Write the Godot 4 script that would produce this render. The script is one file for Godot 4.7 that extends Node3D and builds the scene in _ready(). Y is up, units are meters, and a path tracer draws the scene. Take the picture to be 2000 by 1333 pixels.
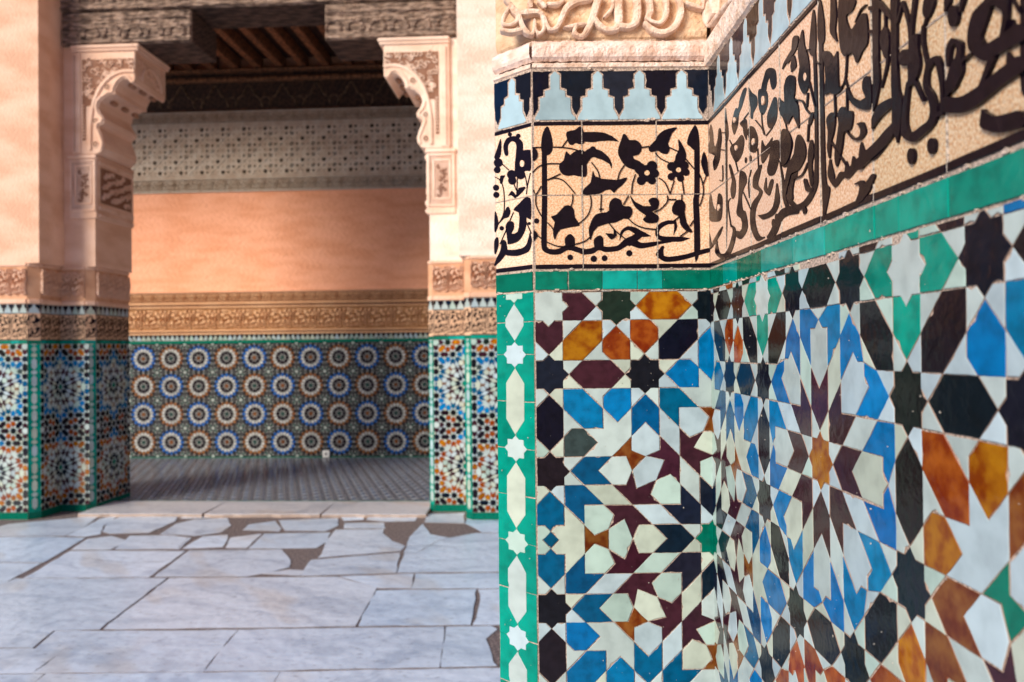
extends Node3D
# A courtyard corner: glazed mosaic wall and pillar close by, a plastered portico with carved brackets behind.

const EYE := 1.15
const R2 := 1.41421356

var rng := RandomNumberGenerator.new()
var mats := {}

# ---------------------------------------------------------------- mesh collector
class MB:
	var v := PackedVector3Array()
	var n := PackedVector3Array()
	var c := PackedColorArray()
	func tri(a: Vector3, b: Vector3, d: Vector3, col: Color) -> void:      # counter-clockwise seen from outside
		var m := (b - a).cross(d - a)
		if m.length_squared() < 1e-20:
			return
		m = m.normalized()
		v.append(a); v.append(d); v.append(b)
		for i in 3:
			n.append(m); c.append(col)
	func quad(a: Vector3, b: Vector3, d: Vector3, e: Vector3, col: Color) -> void:
		tri(a, b, d, col); tri(a, d, e, col)
	func tri_n(a: Vector3, b: Vector3, d: Vector3, na: Vector3, nb: Vector3, nd: Vector3, col: Color) -> void:
		if (b - a).cross(d - a).length_squared() < 1e-20:
			return
		v.append(a); v.append(d); v.append(b)
		n.append(na); n.append(nd); n.append(nb)
		for i in 3:
			c.append(col)
	func box(lo: Vector3, hi: Vector3, col: Color, bev := 0.0) -> void:
		if bev <= 0.0:
			var p := []
			for k in 8:
				p.append(Vector3(hi.x if k & 1 else lo.x, hi.y if k & 2 else lo.y, hi.z if k & 4 else lo.z))
			quad(p[4], p[5], p[7], p[6], col); quad(p[1], p[0], p[2], p[3], col)
			quad(p[5], p[1], p[3], p[7], col); quad(p[0], p[4], p[6], p[2], col)
			quad(p[6], p[7], p[3], p[2], col); quad(p[0], p[1], p[5], p[4], col)
			return
		var b := minf(bev, minf(hi.x - lo.x, minf(hi.y - lo.y, hi.z - lo.z)) * 0.4)
		var cx := (lo + hi) * 0.5
		var h := (hi - lo) * 0.5
		for ax in 3:
			for s in [-1.0, 1.0]:
				var u := (ax + 1) % 3
				var w := (ax + 2) % 3
				var q := []
				for st in [[-1, -1], [1, -1], [1, 1], [-1, 1]]:
					var t := Vector3.ZERO
					t[ax] = s * h[ax]; t[u] = st[0] * (h[u] - b); t[w] = st[1] * (h[w] - b)
					q.append(cx + t)
				if s > 0: quad(q[0], q[1], q[2], q[3], col)
				else: quad(q[3], q[2], q[1], q[0], col)
		for ax in 3:                                                          # edges along ax
			var u := (ax + 1) % 3
			var w := (ax + 2) % 3
			for su in [-1.0, 1.0]:
				for sw in [-1.0, 1.0]:
					var q := []
					for st in [-1.0, 1.0]:
						var t1 := Vector3.ZERO
						t1[ax] = st * (h[ax] - b); t1[u] = su * h[u]; t1[w] = sw * (h[w] - b)
						var t2 := Vector3.ZERO
						t2[ax] = st * (h[ax] - b); t2[u] = su * (h[u] - b); t2[w] = sw * h[w]
						q.append(cx + t1); q.append(cx + t2)
					var m: Vector3 = (q[2] - q[0]).cross(q[1] - q[0])
					var outw := Vector3.ZERO
					outw[u] = su; outw[w] = sw
					if m.dot(outw) > 0: quad(q[0], q[2], q[3], q[1], col)
					else: quad(q[1], q[3], q[2], q[0], col)
		for sx in [-1.0, 1.0]:
			for sy in [-1.0, 1.0]:
				for sz in [-1.0, 1.0]:
					var a := cx + Vector3(sx * h.x, sy * (h.y - b), sz * (h.z - b))
					var d := cx + Vector3(sx * (h.x - b), sy * h.y, sz * (h.z - b))
					var e := cx + Vector3(sx * (h.x - b), sy * (h.y - b), sz * h.z)
					if sx * sy * sz > 0: tri(a, d, e, col)
					else: tri(a, e, d, col)
	# a flat piece with the outline p (any winding): base z0, top z1, chamfered rim, leaning by tilt
	func prism(p: PackedVector2Array, z0: float, z1: float, bev: float, col: Color, tilt := Vector2.ZERO, rim := Color(-1, 0, 0)) -> void:
		var q := p.duplicate()
		var area := 0.0
		for i in q.size():
			area += q[i].cross(q[(i + 1) % q.size()])
		if area < 0:
			q.reverse()
		var k := q.size()
		var mid := Vector2.ZERO
		for e in q: mid += e
		mid /= k
		var inn := q.duplicate()
		if bev > 0:
			for i in k:
				var d1 := (q[i] - q[(i + k - 1) % k]).normalized()
				var d2 := (q[(i + 1) % k] - q[i]).normalized()
				var nn := Vector2(-d1.y - d2.y, d1.x + d2.x)
				var l := nn.length()
				if l > 0.3:
					inn[i] = q[i] + nn / l * minf(bev * 2.0 / l, bev * 1.8)
		var t := Geometry2D.triangulate_polygon(inn)
		if t.is_empty():
			inn = q.duplicate()
			t = Geometry2D.triangulate_polygon(inn)
			if t.is_empty():
				return
		var up := func(e: Vector2, drop: float) -> Vector3: return Vector3(e.x, e.y, z1 - drop + tilt.dot(e - mid))
		for i in range(0, t.size(), 3):
			var a: Vector2 = inn[t[i]]
			var b: Vector2 = inn[t[i + 1]]
			var d: Vector2 = inn[t[i + 2]]
			if (b - a).cross(d - a) < 0:
				var s := b; b = d; d = s
			tri(up.call(a, 0.0), up.call(b, 0.0), up.call(d, 0.0), col)
		var rc := col if rim.r < 0 else rim
		for i in k:
			var j := (i + 1) % k
			if bev > 0:
				quad(up.call(inn[i], 0.0), up.call(q[i], bev * 0.8), up.call(q[j], bev * 0.8), up.call(inn[j], 0.0), col)
			var w1: Vector3 = up.call(q[i], bev * 0.8)
			var w2: Vector3 = up.call(q[j], bev * 0.8)
			quad(w1, Vector3(q[i].x, q[i].y, z0), Vector3(q[j].x, q[j].y, z0), w2, rc)
	func mesh(m: Material) -> ArrayMesh:
		var a := []
		a.resize(Mesh.ARRAY_MAX)
		a[Mesh.ARRAY_VERTEX] = v; a[Mesh.ARRAY_NORMAL] = n; a[Mesh.ARRAY_COLOR] = c
		var r := ArrayMesh.new()
		if v.size():
			r.add_surface_from_arrays(Mesh.PRIMITIVE_TRIANGLES, a)
			r.surface_set_material(0, m)
		return r

# ---------------------------------------------------------------- traced lettering: strokes (centre, half width) and blobs, in tenths of a millimetre
class Glyphs:
	var sets := {}
	func stroke(key: String, d: Array) -> void:
		if not sets.has(key): sets[key] = []
		sets[key].append([true, d])
	func blob(key: String, d: Array) -> void:
		if not sets.has(key): sets[key] = []
		sets[key].append([false, d])
	static func cr(a, b, c, d, t: float):
		return 0.5 * ((2.0 * b) + (c - a) * t + (2.0 * a - 5.0 * b + 4.0 * c - d) * t * t + (3.0 * b - a - 3.0 * c + d) * t * t * t)
	# lays a set down on a surface: base z0, top z1; round > 0 gives the carved, rounded profile
	func lay(m: MB, key: String, z0: float, z1: float, col: Color, off := Vector2.ZERO, flip := 1.0, sub := 4, rounded := false, sy := 1.0) -> void:
		var nth := 0
		for g in sets.get(key, []):
			nth += 1
			var top := z1 + nth * (0.00002 if not rounded else 0.00005)
			var d: Array = g[1]
			if g[0]:
				var cs := []
				var hs := []
				for i in range(0, d.size(), 4):
					cs.append(Vector2(d[i] * flip, d[i + 1] * sy) * 1e-4 + off)
					hs.append(Vector2(d[i + 2] * flip, d[i + 3] * sy) * 1e-4)
				var c2 := []
				var h2 := []
				var k := cs.size()
				for i in k - 1:
					for s in sub:
						var t := float(s) / sub
						c2.append(Glyphs.cr(cs[maxi(i - 1, 0)], cs[i], cs[i + 1], cs[mini(i + 2, k - 1)], t))
						h2.append(hs[i].lerp(hs[i + 1], t * t * (3 - 2 * t)))
				c2.append(cs[k - 1]); h2.append(hs[k - 1])
				# round ends
				var head := []
				for e in [0.9, 0.6]:
					head.append(e)
				var t0: Vector2 = (c2[0] - c2[1]).normalized()
				var t1: Vector2 = (c2[-1] - c2[-2]).normalized()
				var r0: float = h2[0].length()
				var r1: float = h2[-1].length()
				var cc := []
				var hh := []
				for e in [0.98, 0.75, 0.4]:
					cc.append(c2[0] + t0 * r0 * e); hh.append(h2[0] * sqrt(1 - e * e))
				cc += c2; hh += h2
				for e in [0.4, 0.75, 0.98]:
					cc.append(c2[-1] + t1 * r1 * e); hh.append(h2[-1] * sqrt(1 - e * e))
				var prof := [[-1.0, 0.0], [-1.0, 1.0], [1.0, 1.0], [1.0, 0.0]]
				if rounded:
					prof = [[-1.04, 0.0], [-0.97, 0.62], [-0.86, 0.84], [-0.68, 0.95], [0.0, 1.0], [0.68, 0.95], [0.86, 0.84], [0.97, 0.62], [1.04, 0.0]]
				for i in cc.size() - 1:
					for j in prof.size() - 1:
						var p := []
						for e in [[i, j], [i, j + 1], [i + 1, j + 1], [i + 1, j]]:
							var q: Vector2 = cc[e[0]] + hh[e[0]] * prof[e[1]][0]
							p.append(Vector3(q.x, q.y, lerpf(z0, top, prof[e[1]][1])))
						var nz: Vector3 = (p[1] - p[0]).cross(p[2] - p[0])
						var nz2: Vector3 = (p[2] - p[0]).cross(p[3] - p[0])
						var outward: bool = (nz + nz2).z > 0
						if absf((nz + nz2).z) < 1e-12:
							outward = (nz + nz2).dot(Vector3(hh[i].x, hh[i].y, 0) * prof[j][0]) > 0
						if outward: m.quad(p[0], p[1], p[2], p[3], col)
						else: m.quad(p[3], p[2], p[1], p[0], col)
			else:
				var ps := []
				for i in range(0, d.size(), 2):
					ps.append(Vector2(d[i] * flip, d[i + 1] * sy) * 1e-4 + off)
				var o := PackedVector2Array()
				var k := ps.size()
				for i in k:
					for s in sub:
						o.append(Glyphs.cr(ps[(i + k - 1) % k], ps[i], ps[(i + 1) % k], ps[(i + 2) % k], float(s) / sub))
				m.prism(o, z0, top, 0.0 if not rounded else 0.002, col)

var glyphs := Glyphs.new()

# ---------------------------------------------------------------- materials
func noise_tex(freq: float, octaves: int, ramp: Array, size := 512, kind := FastNoiseLite.TYPE_SIMPLEX_SMOOTH, sd := 1, normal := 0.0) -> NoiseTexture2D:
	var f := FastNoiseLite.new()
	f.noise_type = kind; f.frequency = freq; f.fractal_octaves = octaves; f.seed = sd
	f.fractal_type = FastNoiseLite.FRACTAL_FBM
	var t := NoiseTexture2D.new()
	t.width = size; t.height = size; t.seamless = true; t.noise = f
	if normal > 0:
		t.as_normal_map = true; t.bump_strength = normal
	elif ramp.size():
		var g := Gradient.new()
		var offs := PackedFloat32Array()
		var cols := PackedColorArray()
		for r in ramp:
			offs.append(r[0]); cols.append(r[1] if r[1] is Color else Color(r[1], r[1], r[1]))
		g.offsets = offs; g.colors = cols
		t.color_ramp = g
	return t

func surface(key: String, rough: float, tex: Texture2D, per_metre: float, nrm: Texture2D = null, nscale := 1.0, spec := 0.5) -> StandardMaterial3D:
	var m := StandardMaterial3D.new()
	m.resource_name = key
	m.vertex_color_use_as_albedo = true
	m.albedo_color = Color.WHITE
	m.roughness = rough
	m.metallic_specular = spec
	m.uv1_triplanar = true; m.uv1_world_triplanar = true
	m.uv1_scale = Vector3.ONE * per_metre
	if tex: m.albedo_texture = tex
	if nrm:
		m.normal_enabled = true; m.normal_texture = nrm; m.normal_scale = nscale
	mats[key] = m
	return m

func marble_tex() -> ImageTexture:                                           # pale slabs with drifting blue-grey clouds, thin dark veins and rusty streaks
	var im := Image.create(1024, 1024, false, Image.FORMAT_RGB8)
	var a := FastNoiseLite.new()
	a.seed = 31; a.frequency = 1.0; a.fractal_octaves = 5
	var b := FastNoiseLite.new()
	b.seed = 32; b.frequency = 1.0; b.fractal_octaves = 4
	var d := FastNoiseLite.new()
	d.seed = 33; d.frequency = 1.0; d.fractal_octaves = 3
	for y in 1024:
		for x in 1024:
			var u := x * 0.0039
			var w := y * 0.0039
			var bend := a.get_noise_2d(u * 0.9, w * 0.9)
			var cloud := a.get_noise_2d(u * 1.1 + bend, w * 4.5 + bend * 2.0 + 20.0)
			var vein := pow(1.0 - absf(b.get_noise_2d(u * 1.1 + w * 0.5 + bend * 0.5, w * 2.2 - u * 0.4)), 22.0)
			var fine := d.get_noise_2d(u * 14.0, w * 34.0)
			var rust := smoothstep(0.22, 0.5, d.get_noise_2d(u * 1.6 - w * 1.1 + 40.0, w * 0.9 + u * 0.35))
			var k := 0.95 + 0.06 * cloud + 0.014 * fine
			var c := Color(k, k * 1.005, k * 1.02)
			c = c.lerp(Color(0.66, 0.71, 0.78), clampf(vein * 0.22 + smoothstep(0.05, 0.5, -cloud) * 0.26, 0.0, 1.0))
			c = c.lerp(Color(0.88, 0.76, 0.66), rust * 0.26)
			if fine < -0.52: c = c.darkened(0.16)
			im.set_pixel(x, y, c)
	return ImageTexture.create_from_image(im)

func make_materials() -> void:
	var wavy := noise_tex(0.012, 3, [], 512, FastNoiseLite.TYPE_SIMPLEX_SMOOTH, 5, 6.0)
	var grit := noise_tex(0.09, 4, [], 512, FastNoiseLite.TYPE_SIMPLEX_SMOOTH, 6, 8.0)
	var pits := noise_tex(0.05, 4, [], 512, FastNoiseLite.TYPE_CELLULAR, 16, 10.0)
	var soft := noise_tex(0.006, 5, [[0.0, 0.88], [0.5, 0.96], [1.0, 1.0]], 512, FastNoiseLite.TYPE_SIMPLEX_SMOOTH, 7)
	var mott := noise_tex(0.01, 5, [[0.15, 0.82], [0.5, 0.94], [0.85, 1.0]], 512, FastNoiseLite.TYPE_SIMPLEX_SMOOTH, 8)
	var amber := noise_tex(0.008, 5, [[0.15, Color(0.72, 0.48, 0.40)], [0.5, Color(0.90, 0.83, 0.80)], [0.8, Color(1, 1, 1)]], 512, FastNoiseLite.TYPE_SIMPLEX_SMOOTH, 9)
	var cloud := noise_tex(0.004, 6, [[0.2, Color(0.92, 0.87, 0.83)], [0.5, Color(0.97, 0.95, 0.93)], [0.8, Color(1, 1, 1)]], 512, FastNoiseLite.TYPE_SIMPLEX_SMOOTH, 10)
	var trowel := noise_tex(0.005, 6, [[0.2, Color(0.95, 0.91, 0.87)], [0.5, Color(0.98, 0.965, 0.95)], [0.8, Color(1, 1, 1)]], 1024, FastNoiseLite.TYPE_SIMPLEX_SMOOTH, 41)
	surface("glaze_white", 0.16, soft, 9.0, wavy, 0.10, 0.28)
	surface("glaze_dark", 0.13, mott, 12.0, wavy, 0.14, 0.28)
	surface("glaze_black", 0.2, mott, 12.0, wavy, 0.14, 0.27)
	surface("glaze_blue", 0.15, mott, 10.0, wavy, 0.12, 0.28)
	surface("glaze_green", 0.15, mott, 8.0, wavy, 0.12, 0.28)
	surface("glaze_amber", 0.13, amber, 9.0, wavy, 0.12, 0.28)
	surface("grout", 0.9, noise_tex(0.05, 4, [[0.2, 0.6], [0.5, 0.85], [0.8, 1.0]], 512, FastNoiseLite.TYPE_SIMPLEX_SMOOTH, 11), 12.0, grit, 0.7)
	surface("clay", 0.75, noise_tex(0.018, 7, [[0.22, Color(0.88, 0.75, 0.65)], [0.45, Color(0.95, 0.89, 0.84)], [0.75, Color(1, 1, 1)]], 1024, FastNoiseLite.TYPE_SIMPLEX_SMOOTH, 12), 9.0, pits, 0.5)
	mats.clay.uv1_scale = Vector3.ONE * 17.0
	surface("plaster", 0.9, cloud, 1.3, grit, 0.35)
	mats.plaster.uv1_scale = Vector3(0.8, 1.9, 0.8)
	surface("orange_plaster", 0.9, trowel, 0.5, grit, 0.25)
	mats.orange_plaster.uv1_scale = Vector3(0.35, 1.3, 0.35)
	surface("plaster_near", 0.92, noise_tex(0.012, 6, [[0.2, Color(0.85, 0.76, 0.69)], [0.5, Color(0.95, 0.91, 0.88)], [0.8, Color(1, 1, 1)]], 1024, FastNoiseLite.TYPE_SIMPLEX_SMOOTH, 13), 3.5, grit, 0.45)
	surface("stucco", 0.9, cloud, 3.0, grit, 0.6)
	var mb := surface("marble", 0.36, marble_tex(), 0.25, grit, 0.05)
	mb.uv1_offset = Vector3(0.92, 0.0, 0.52)
	surface("mortar", 0.95, noise_tex(0.03, 5, [[0.2, 0.55], [0.5, 0.8], [0.8, 1.0]], 512, FastNoiseLite.TYPE_SIMPLEX_SMOOTH, 15), 4.0, grit, 1.0)
	var w := surface("wood", 0.85, noise_tex(0.012, 6, [[0.25, Color(0.42, 0.38, 0.36)], [0.5, Color(0.8, 0.77, 0.74)], [0.75, Color(1.2, 1.15, 1.1)]], 512, FastNoiseLite.TYPE_SIMPLEX_SMOOTH, 17), 3.0, noise_tex(0.03, 5, [], 512, FastNoiseLite.TYPE_SIMPLEX_SMOOTH, 18, 12.0), 1.0)
	w.uv1_scale = Vector3(1.1, 7.0, 4.0)
	surface("wood_dark", 0.75, noise_tex(0.012, 5, [[0.25, 0.5], [0.5, 0.8], [0.75, 1.0]], 512, FastNoiseLite.TYPE_SIMPLEX_SMOOTH, 19), 3.0)
	surface("plastic", 0.4, null, 1.0)

const HUE := {
	"white": Color(0.435, 0.51, 0.49), "dark": Color(0.009, 0.009, 0.014), "navy": Color(0.007, 0.014, 0.028), "pine": Color(0.012, 0.02, 0.014), "aub": Color(0.044, 0.013, 0.021),
	"blue": Color(0.002, 0.145, 0.375), "deep": Color(0.002, 0.075, 0.185), "green": Color(0.003, 0.25, 0.18), "dgreen": Color(0.002, 0.15, 0.095), "teal": Color(0.004, 0.29, 0.245),
	"amber": Color(0.36, 0.145, 0.006), "rust": Color(0.30, 0.075, 0.010), "brown": Color(0.20, 0.075, 0.016), "slate": Color(0.035, 0.055, 0.055), "sky": Color(0.36, 0.50, 0.56),
}

func glaze_of(kind: String) -> Material:
	if kind in ["white", "sky"]: return mats.glaze_white
	if kind in ["blue", "deep"]: return mats.glaze_blue
	if kind in ["green", "dgreen", "teal"]: return mats.glaze_green
	if kind in ["amber", "rust", "brown"]: return mats.glaze_amber
	return mats.glaze_dark

func vary(kind: String) -> Color:
	var c: Color = HUE[kind]
	var k := rng.randf_range(0.8, 1.2) if kind != "white" else rng.randf_range(0.84, 1.1)
	c = Color(c.r * k, c.g * k, c.b * k)
	if kind == "white":
		var w := rng.randf()
		if w < 0.22: c = Color(c.r * 1.06, c.g * 1.0, c.b * 0.86)
		elif w < 0.45: c = Color(c.r * 0.95, c.g * 0.99, c.b * 1.10)
		elif w < 0.6: c = Color(c.r * 0.9, c.g * 1.0, c.b * 0.92)
	elif kind in ["blue", "deep"]:
		c = Color(c.r, c.g * rng.randf_range(0.85, 1.15), c.b * rng.randf_range(0.85, 1.1))
	elif kind in ["dark", "navy"]:
		var s := rng.randf_range(-0.004, 0.006)
		c = Color(maxf(c.r + s, 0.004), c.g, maxf(c.b - s * 0.7, 0.004))
	return c

# ---------------------------------------------------------------- nodes
func put(called: String, mesh: Mesh, parent: Node, xf := Transform3D.IDENTITY, kind := "") -> MeshInstance3D:
	var o := MeshInstance3D.new()
	o.name = called
	o.mesh = mesh
	o.transform = xf
	if kind: o.set_meta("kind", kind)
	parent.add_child(o, true)
	return o

func thing(called: String, label: String, category: String, xf := Transform3D.IDENTITY, group := "") -> Node3D:
	var o := Node3D.new()
	o.name = called
	o.transform = xf
	o.set_meta("label", label); o.set_meta("category", category); o.set_meta("kind", "thing")
	if group: o.set_meta("group", group)
	add_child(o, true)
	return o

func structure(called: String, label: String, xf := Transform3D.IDENTITY) -> Node3D:
	var o := Node3D.new()
	o.name = called
	o.transform = xf
	o.set_meta("label", label); o.set_meta("kind", "structure")
	add_child(o, true)
	return o

# ---------------------------------------------------------------- the mosaic: dark eight-pointed stars joined by hexagons, with rosettes in the meshes between them
class Lattice:
	var got := []          # [outline, kind, centre]
	var seen := {}
	var stars := {}
	func key(c: Vector2) -> String:
		return "%d_%d" % [roundi(c.x * 12), roundi(c.y * 12)]
	func add(p: Array, kind: String) -> void:
		var c := Vector2.ZERO
		for e in p: c += e
		c /= p.size()
		var k := key(c)
		if seen.has(k): return
		seen[k] = true
		got.append([PackedVector2Array(p), kind, c])
	func star(a: Vector2, kind: String, kites := true) -> void:
		if stars.has(key(a)): return
		stars[key(a)] = true
		var p := []
		for i in 8:
			p.append(a + Vector2.from_angle(i * PI / 4) * 0.7071)
			p.append(a + Vector2.from_angle(i * PI / 4 + PI / 8) * 0.5412)
		add(p, kind)
		if kites:
			for i in 8:
				var t := i * PI / 4
				add([a + Vector2.from_angle(t) * 0.7071, a + Vector2.from_angle(t + PI / 8) * 1.3066, a + Vector2.from_angle(t + PI / 4) * 0.7071, a + Vector2.from_angle(t + PI / 8) * 0.5412], "white")
	func hexa(a: Vector2, b: Vector2, kind := "dark") -> void:
		star(a, "dark"); star(b, "dark")
		var m := (a + b) * 0.5
		var d := (b - a).normalized()
		var n := d.orthogonal() * 0.5
		add([m + d, m + d * 0.5 + n, m - d * 0.5 + n, m - d, m - d * 0.5 - n, m + d * 0.5 - n], kind)
	func ring(at: Vector2, pts: Array, kind: String) -> void:                # eight turns and their mirror images
		for i in 8:
			for s in [1.0, -1.0]:
				var q := []
				for e in pts:
					q.append(at + Vector2(e[0], e[1] * s).rotated(i * PI / 4))
				add(q, kind)
	func heart(at: Vector2, k: Dictionary) -> void:                           # what both rosettes have in their middle
		star(at, k.centre)
		ring(at, [[0.7071, 0], [1.2071, 0.5], [2.2071, 0.5], [1.7071, 0], [2.2071, -0.5], [1.2071, -0.5]], k.arrow)
		ring(at, [[1.2071, 0.5], [2.2071, 0.5], [2.9142, 1.2071], [1.9142, 1.2071]], "white")
	func big(at: Vector2, k: Dictionary) -> void:
		heart(at, k)
		ring(at, [[1.7071, 0], [2.2071, 0.5], [2.7071, 0.5], [2.9142, 0], [2.7071, -0.5], [2.2071, -0.5]], "white")
		ring(at, [[4.6213, 1.2071], [3.9142, 1.2071], [3.561, 0.854], [3.768, 0.354], [4.268, 0.146], [4.6213, 0.5]], "white")
		ring(at, [[2.9142, 0], [3.207, 0.707], [3.768, 0.354], [3.768, -0.354], [3.207, -0.707]], "white")
		ring(at, [[4.6213, 0.5], [4.268, 0.146], [3.768, 0.354], [3.768, -0.354], [4.268, -0.146], [4.6213, -0.5]], k.small)
		ring(at, [[3.9142, 1.2071], [2.9142, 1.2071], [2.2071, 0.5], [2.7071, 0.5], [2.9142, 0], [3.207, 0.707], [3.768, 0.354], [3.561, 0.854]], k.middle)
		ring(at, [[2.9142, 1.2071], [3.9142, 1.2071], [4.6213, 1.9142], [3.6213, 1.9142]], "white")
		ring(at, [[5.3284, 1.9142], [4.6213, 1.9142], [3.9142, 1.2071], [4.6213, 1.2071], [4.6213, 0.5], [5.3284, 1.2071]], k.outer)
	func small(at: Vector2, k: Dictionary) -> void:
		heart(at, k)
		ring(at, [[1.7071, 0], [2.2071, 0.5], [3.1213, 0.5], [3.1213, 0.207], [3.3284, 0], [3.1213, -0.207], [3.1213, -0.5], [2.2071, -0.5]], "white")
		ring(at, [[2.9142, 1.2071], [3.6213, 1.2071], [3.6213, 0.5], [3.3284, 0], [3.1213, 0.207], [3.1213, 0.5], [2.2071, 0.5]], k.outer)
		ring(at, [[3.3284, 0], [3.6213, 0.5], [3.6213, -0.5]], "white")
		for i in 8:
			hexa(at + Vector2.from_angle(i * PI / 4 - PI / 8) * 4.4609, at + Vector2.from_angle(i * PI / 4 + PI / 8) * 4.4609)
	func corner(at: Vector2, turns: int, hex: String, pent: String, pent2: String, legs := "dark") -> void:   # fills a right-angled corner outside a big rosette
		var t := (turns - 1) * PI / 4
		var o := func(a: Array) -> Array:
			var q := []
			for e in a: q.append(at + Vector2(e[0], e[1]).rotated(t))
			return q
		add(o.call([[3.6213, 2.9142], [2.9142, 3.6213], [2.9142, 4.6213], [3.4142, 4.1213], [3.9142, 4.6213], [3.9142, 3.9142], [4.6213, 3.9142], [4.1213, 3.4142], [4.6213, 2.9142]]), "white")
		add(o.call([[5.3284, 5.3284], [4.6213, 5.3284], [3.9142, 4.6213], [3.9142, 3.9142], [4.6213, 3.9142], [5.3284, 4.6213]]), hex)
		add(o.call([[2.9142, 5.3284], [3.6213, 5.3284], [3.9142, 5.0355], [3.9142, 4.6213], [3.4142, 4.1213], [2.9142, 4.6213]]), pent)
		add(o.call([[5.3284, 2.9142], [5.3284, 3.6213], [5.0355, 3.9142], [4.6213, 3.9142], [4.1213, 3.4142], [4.6213, 2.9142]]), pent2)
		add(o.call([[4.6213, 5.3284], [3.6213, 5.3284], [3.9142, 5.0355], [3.9142, 4.6213]]), "white")
		add(o.call([[5.3284, 4.6213], [5.3284, 3.6213], [5.0355, 3.9142], [4.6213, 3.9142]]), "white")
		var s: Array = o.call([[5.8284, 2.4142], [5.8284, 5.8284], [2.4142, 5.8284]])
		hexa(s[0], s[1], legs); hexa(s[1], s[2], legs)
	func edge(at: Vector2, turns: int, col: String) -> void:                  # the straight side where two big rosettes are mirrored
		var t := turns * PI / 4
		for f in [1.0, -1.0]:
			var o := func(a: Array) -> Array:
				var q := []
				for e in a: q.append(at + Vector2(e[0] if f > 0 else 11.6568 - e[0], e[1]).rotated(t))
				return q
			add(o.call([[4.6213, 0.5], [5.3284, 1.2071], [5.3284, 0.5], [5.6213, 0.5], [5.8284, 0.293], [5.5355, 0], [5.8284, -0.293], [5.6213, -0.5], [5.3284, -0.5], [5.3284, -1.2071], [4.6213, -0.5]]), "white")
		for s in [1.0, -1.0]:
			var q := []
			for e in [[5.8284, 1.7071], [5.3284, 1.2071], [5.3284, 0.5], [5.6213, 0.5], [5.8284, 0.293], [6.0355, 0.5], [6.3284, 0.5], [6.3284, 1.2071]]:
				q.append(at + Vector2(e[0], e[1] * s).rotated(t))
			add(q, col)
		var d := []
		for e in [[5.5355, 0], [5.8284, 0.293], [6.1213, 0], [5.8284, -0.293]]:
			d.append(at + Vector2(e[0], e[1]).rotated(t))
		add(d, col)
		star(at + Vector2(5.8284, 2.4142).rotated(t), "dark"); star(at + Vector2(5.8284, -2.4142).rotated(t), "dark")
	func square(at: Vector2, hearts: String) -> void:
		star(at, "white", false)
		for i in 4:
			var t := i * PI / 2
			var q := []
			for e in [[0.5, 0.5], [1.2071, 0.5], [1.7071, 0], [1.2071, -0.5], [0.5, -0.5], [0.5, -0.207], [0.7071, 0], [0.5, 0.207]]:
				q.append(at + Vector2(e[0], e[1]).rotated(t))
			add(q, hearts)
			q = []
			for e in [[0.5, 0.5], [1.2071, 0.5], [0.5, 1.2071]]:
				q.append(at + Vector2(e[0], e[1]).rotated(t))
			add(q, "white")
			hexa(at + Vector2(2.4142, 0).rotated(t), at + Vector2(0, 2.4142).rotated(t))
	func rhomb(at: Vector2, sx: float, sy: float, pent: String, h: Array) -> void:   # at its middle; corners (-0.5,-1.2), (2.9,-1.2), (0.5,1.2), (-2.9,1.2) before mirroring
		for s in [1.0, -1.0]:
			var o := func(a: Array) -> Array:
				var q := []
				for e in a: q.append(at + Vector2(e[0] * sx, e[1] * sy) * s)
				return q
			add(o.call([[-0.5, -0.5], [0.0, 0.0], [0.0, 0.7071], [-0.7071, 0.7071], [-1.0, 0.4142], [-1.0, 0.0]]), pent)
			add(o.call([[-0.7071, 0.7071], [-1.7071, 0.7071], [-1.0, 0.0], [-1.0, 0.4142]]), "white")
		var c := []
		for e in [[-0.5, -1.2071], [2.9142, -1.2071], [0.5, 1.2071], [-2.9142, 1.2071]]:
			c.append(at + Vector2(e[0] * sx, e[1] * sy))
		for i in 4: hexa(c[i], c[(i + 1) % 4], h[i])

func recolour(l: Lattice, list: Array) -> void:
	for r in list:
		var best := 0.5
		var hit := -1
		for i in l.got.size():
			var d: float = l.got[i][2].distance_to(Vector2(r[0], r[1]))
			if d < best:
				best = d; hit = i
		if hit >= 0: l.got[hit][1] = r[2]

func front_lattice() -> Lattice:                                            # panel left of a corner; the rosettes sit on the corner line
	var l := Lattice.new()
	for k in [0, 1]:
		var at := Vector2(0, 16.4853 * k)
		var blue: bool = k == 0
		var o1 := "blue" if blue else "amber"
		l.big(at, {"centre": "dgreen", "arrow": "navy", "small": "brown", "middle": "aub", "outer": "deep" if blue else "rust"})
		l.edge(at, 4, "deep" if blue else "amber")
		l.corner(at, 5, o1, o1, "slate"); l.corner(at, 3, o1, o1, o1)
		l.corner(at, 6, "blue", "blue", "blue"); l.corner(at, 2, o1, o1, o1)
	for y in [-8.2426, 8.2426, 24.7279]:
		l.square(Vector2(-5.8284, y), "aub")
		for s in [-1.0, 1.0]:
			var f: float = s
			l.rhomb(Vector2(-2.9142, y - 1.2071 * f), 1.0, -f, "rust", ["dark", "dark", "dark", "dark"])
	for m in [[0.0, 1.0], [16.4853, -1.0]]:
		pass
	recolour(l, [[-1.707, -8.243, "amber"], [-4.621, -7.036, "amber"], [-3.414, -8.243, "pine"], [-5.828, -5.828, "navy"], [-4.121, -5.828, "aub"], [-4.62, 4.62, "blue"]])
	return l

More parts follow.
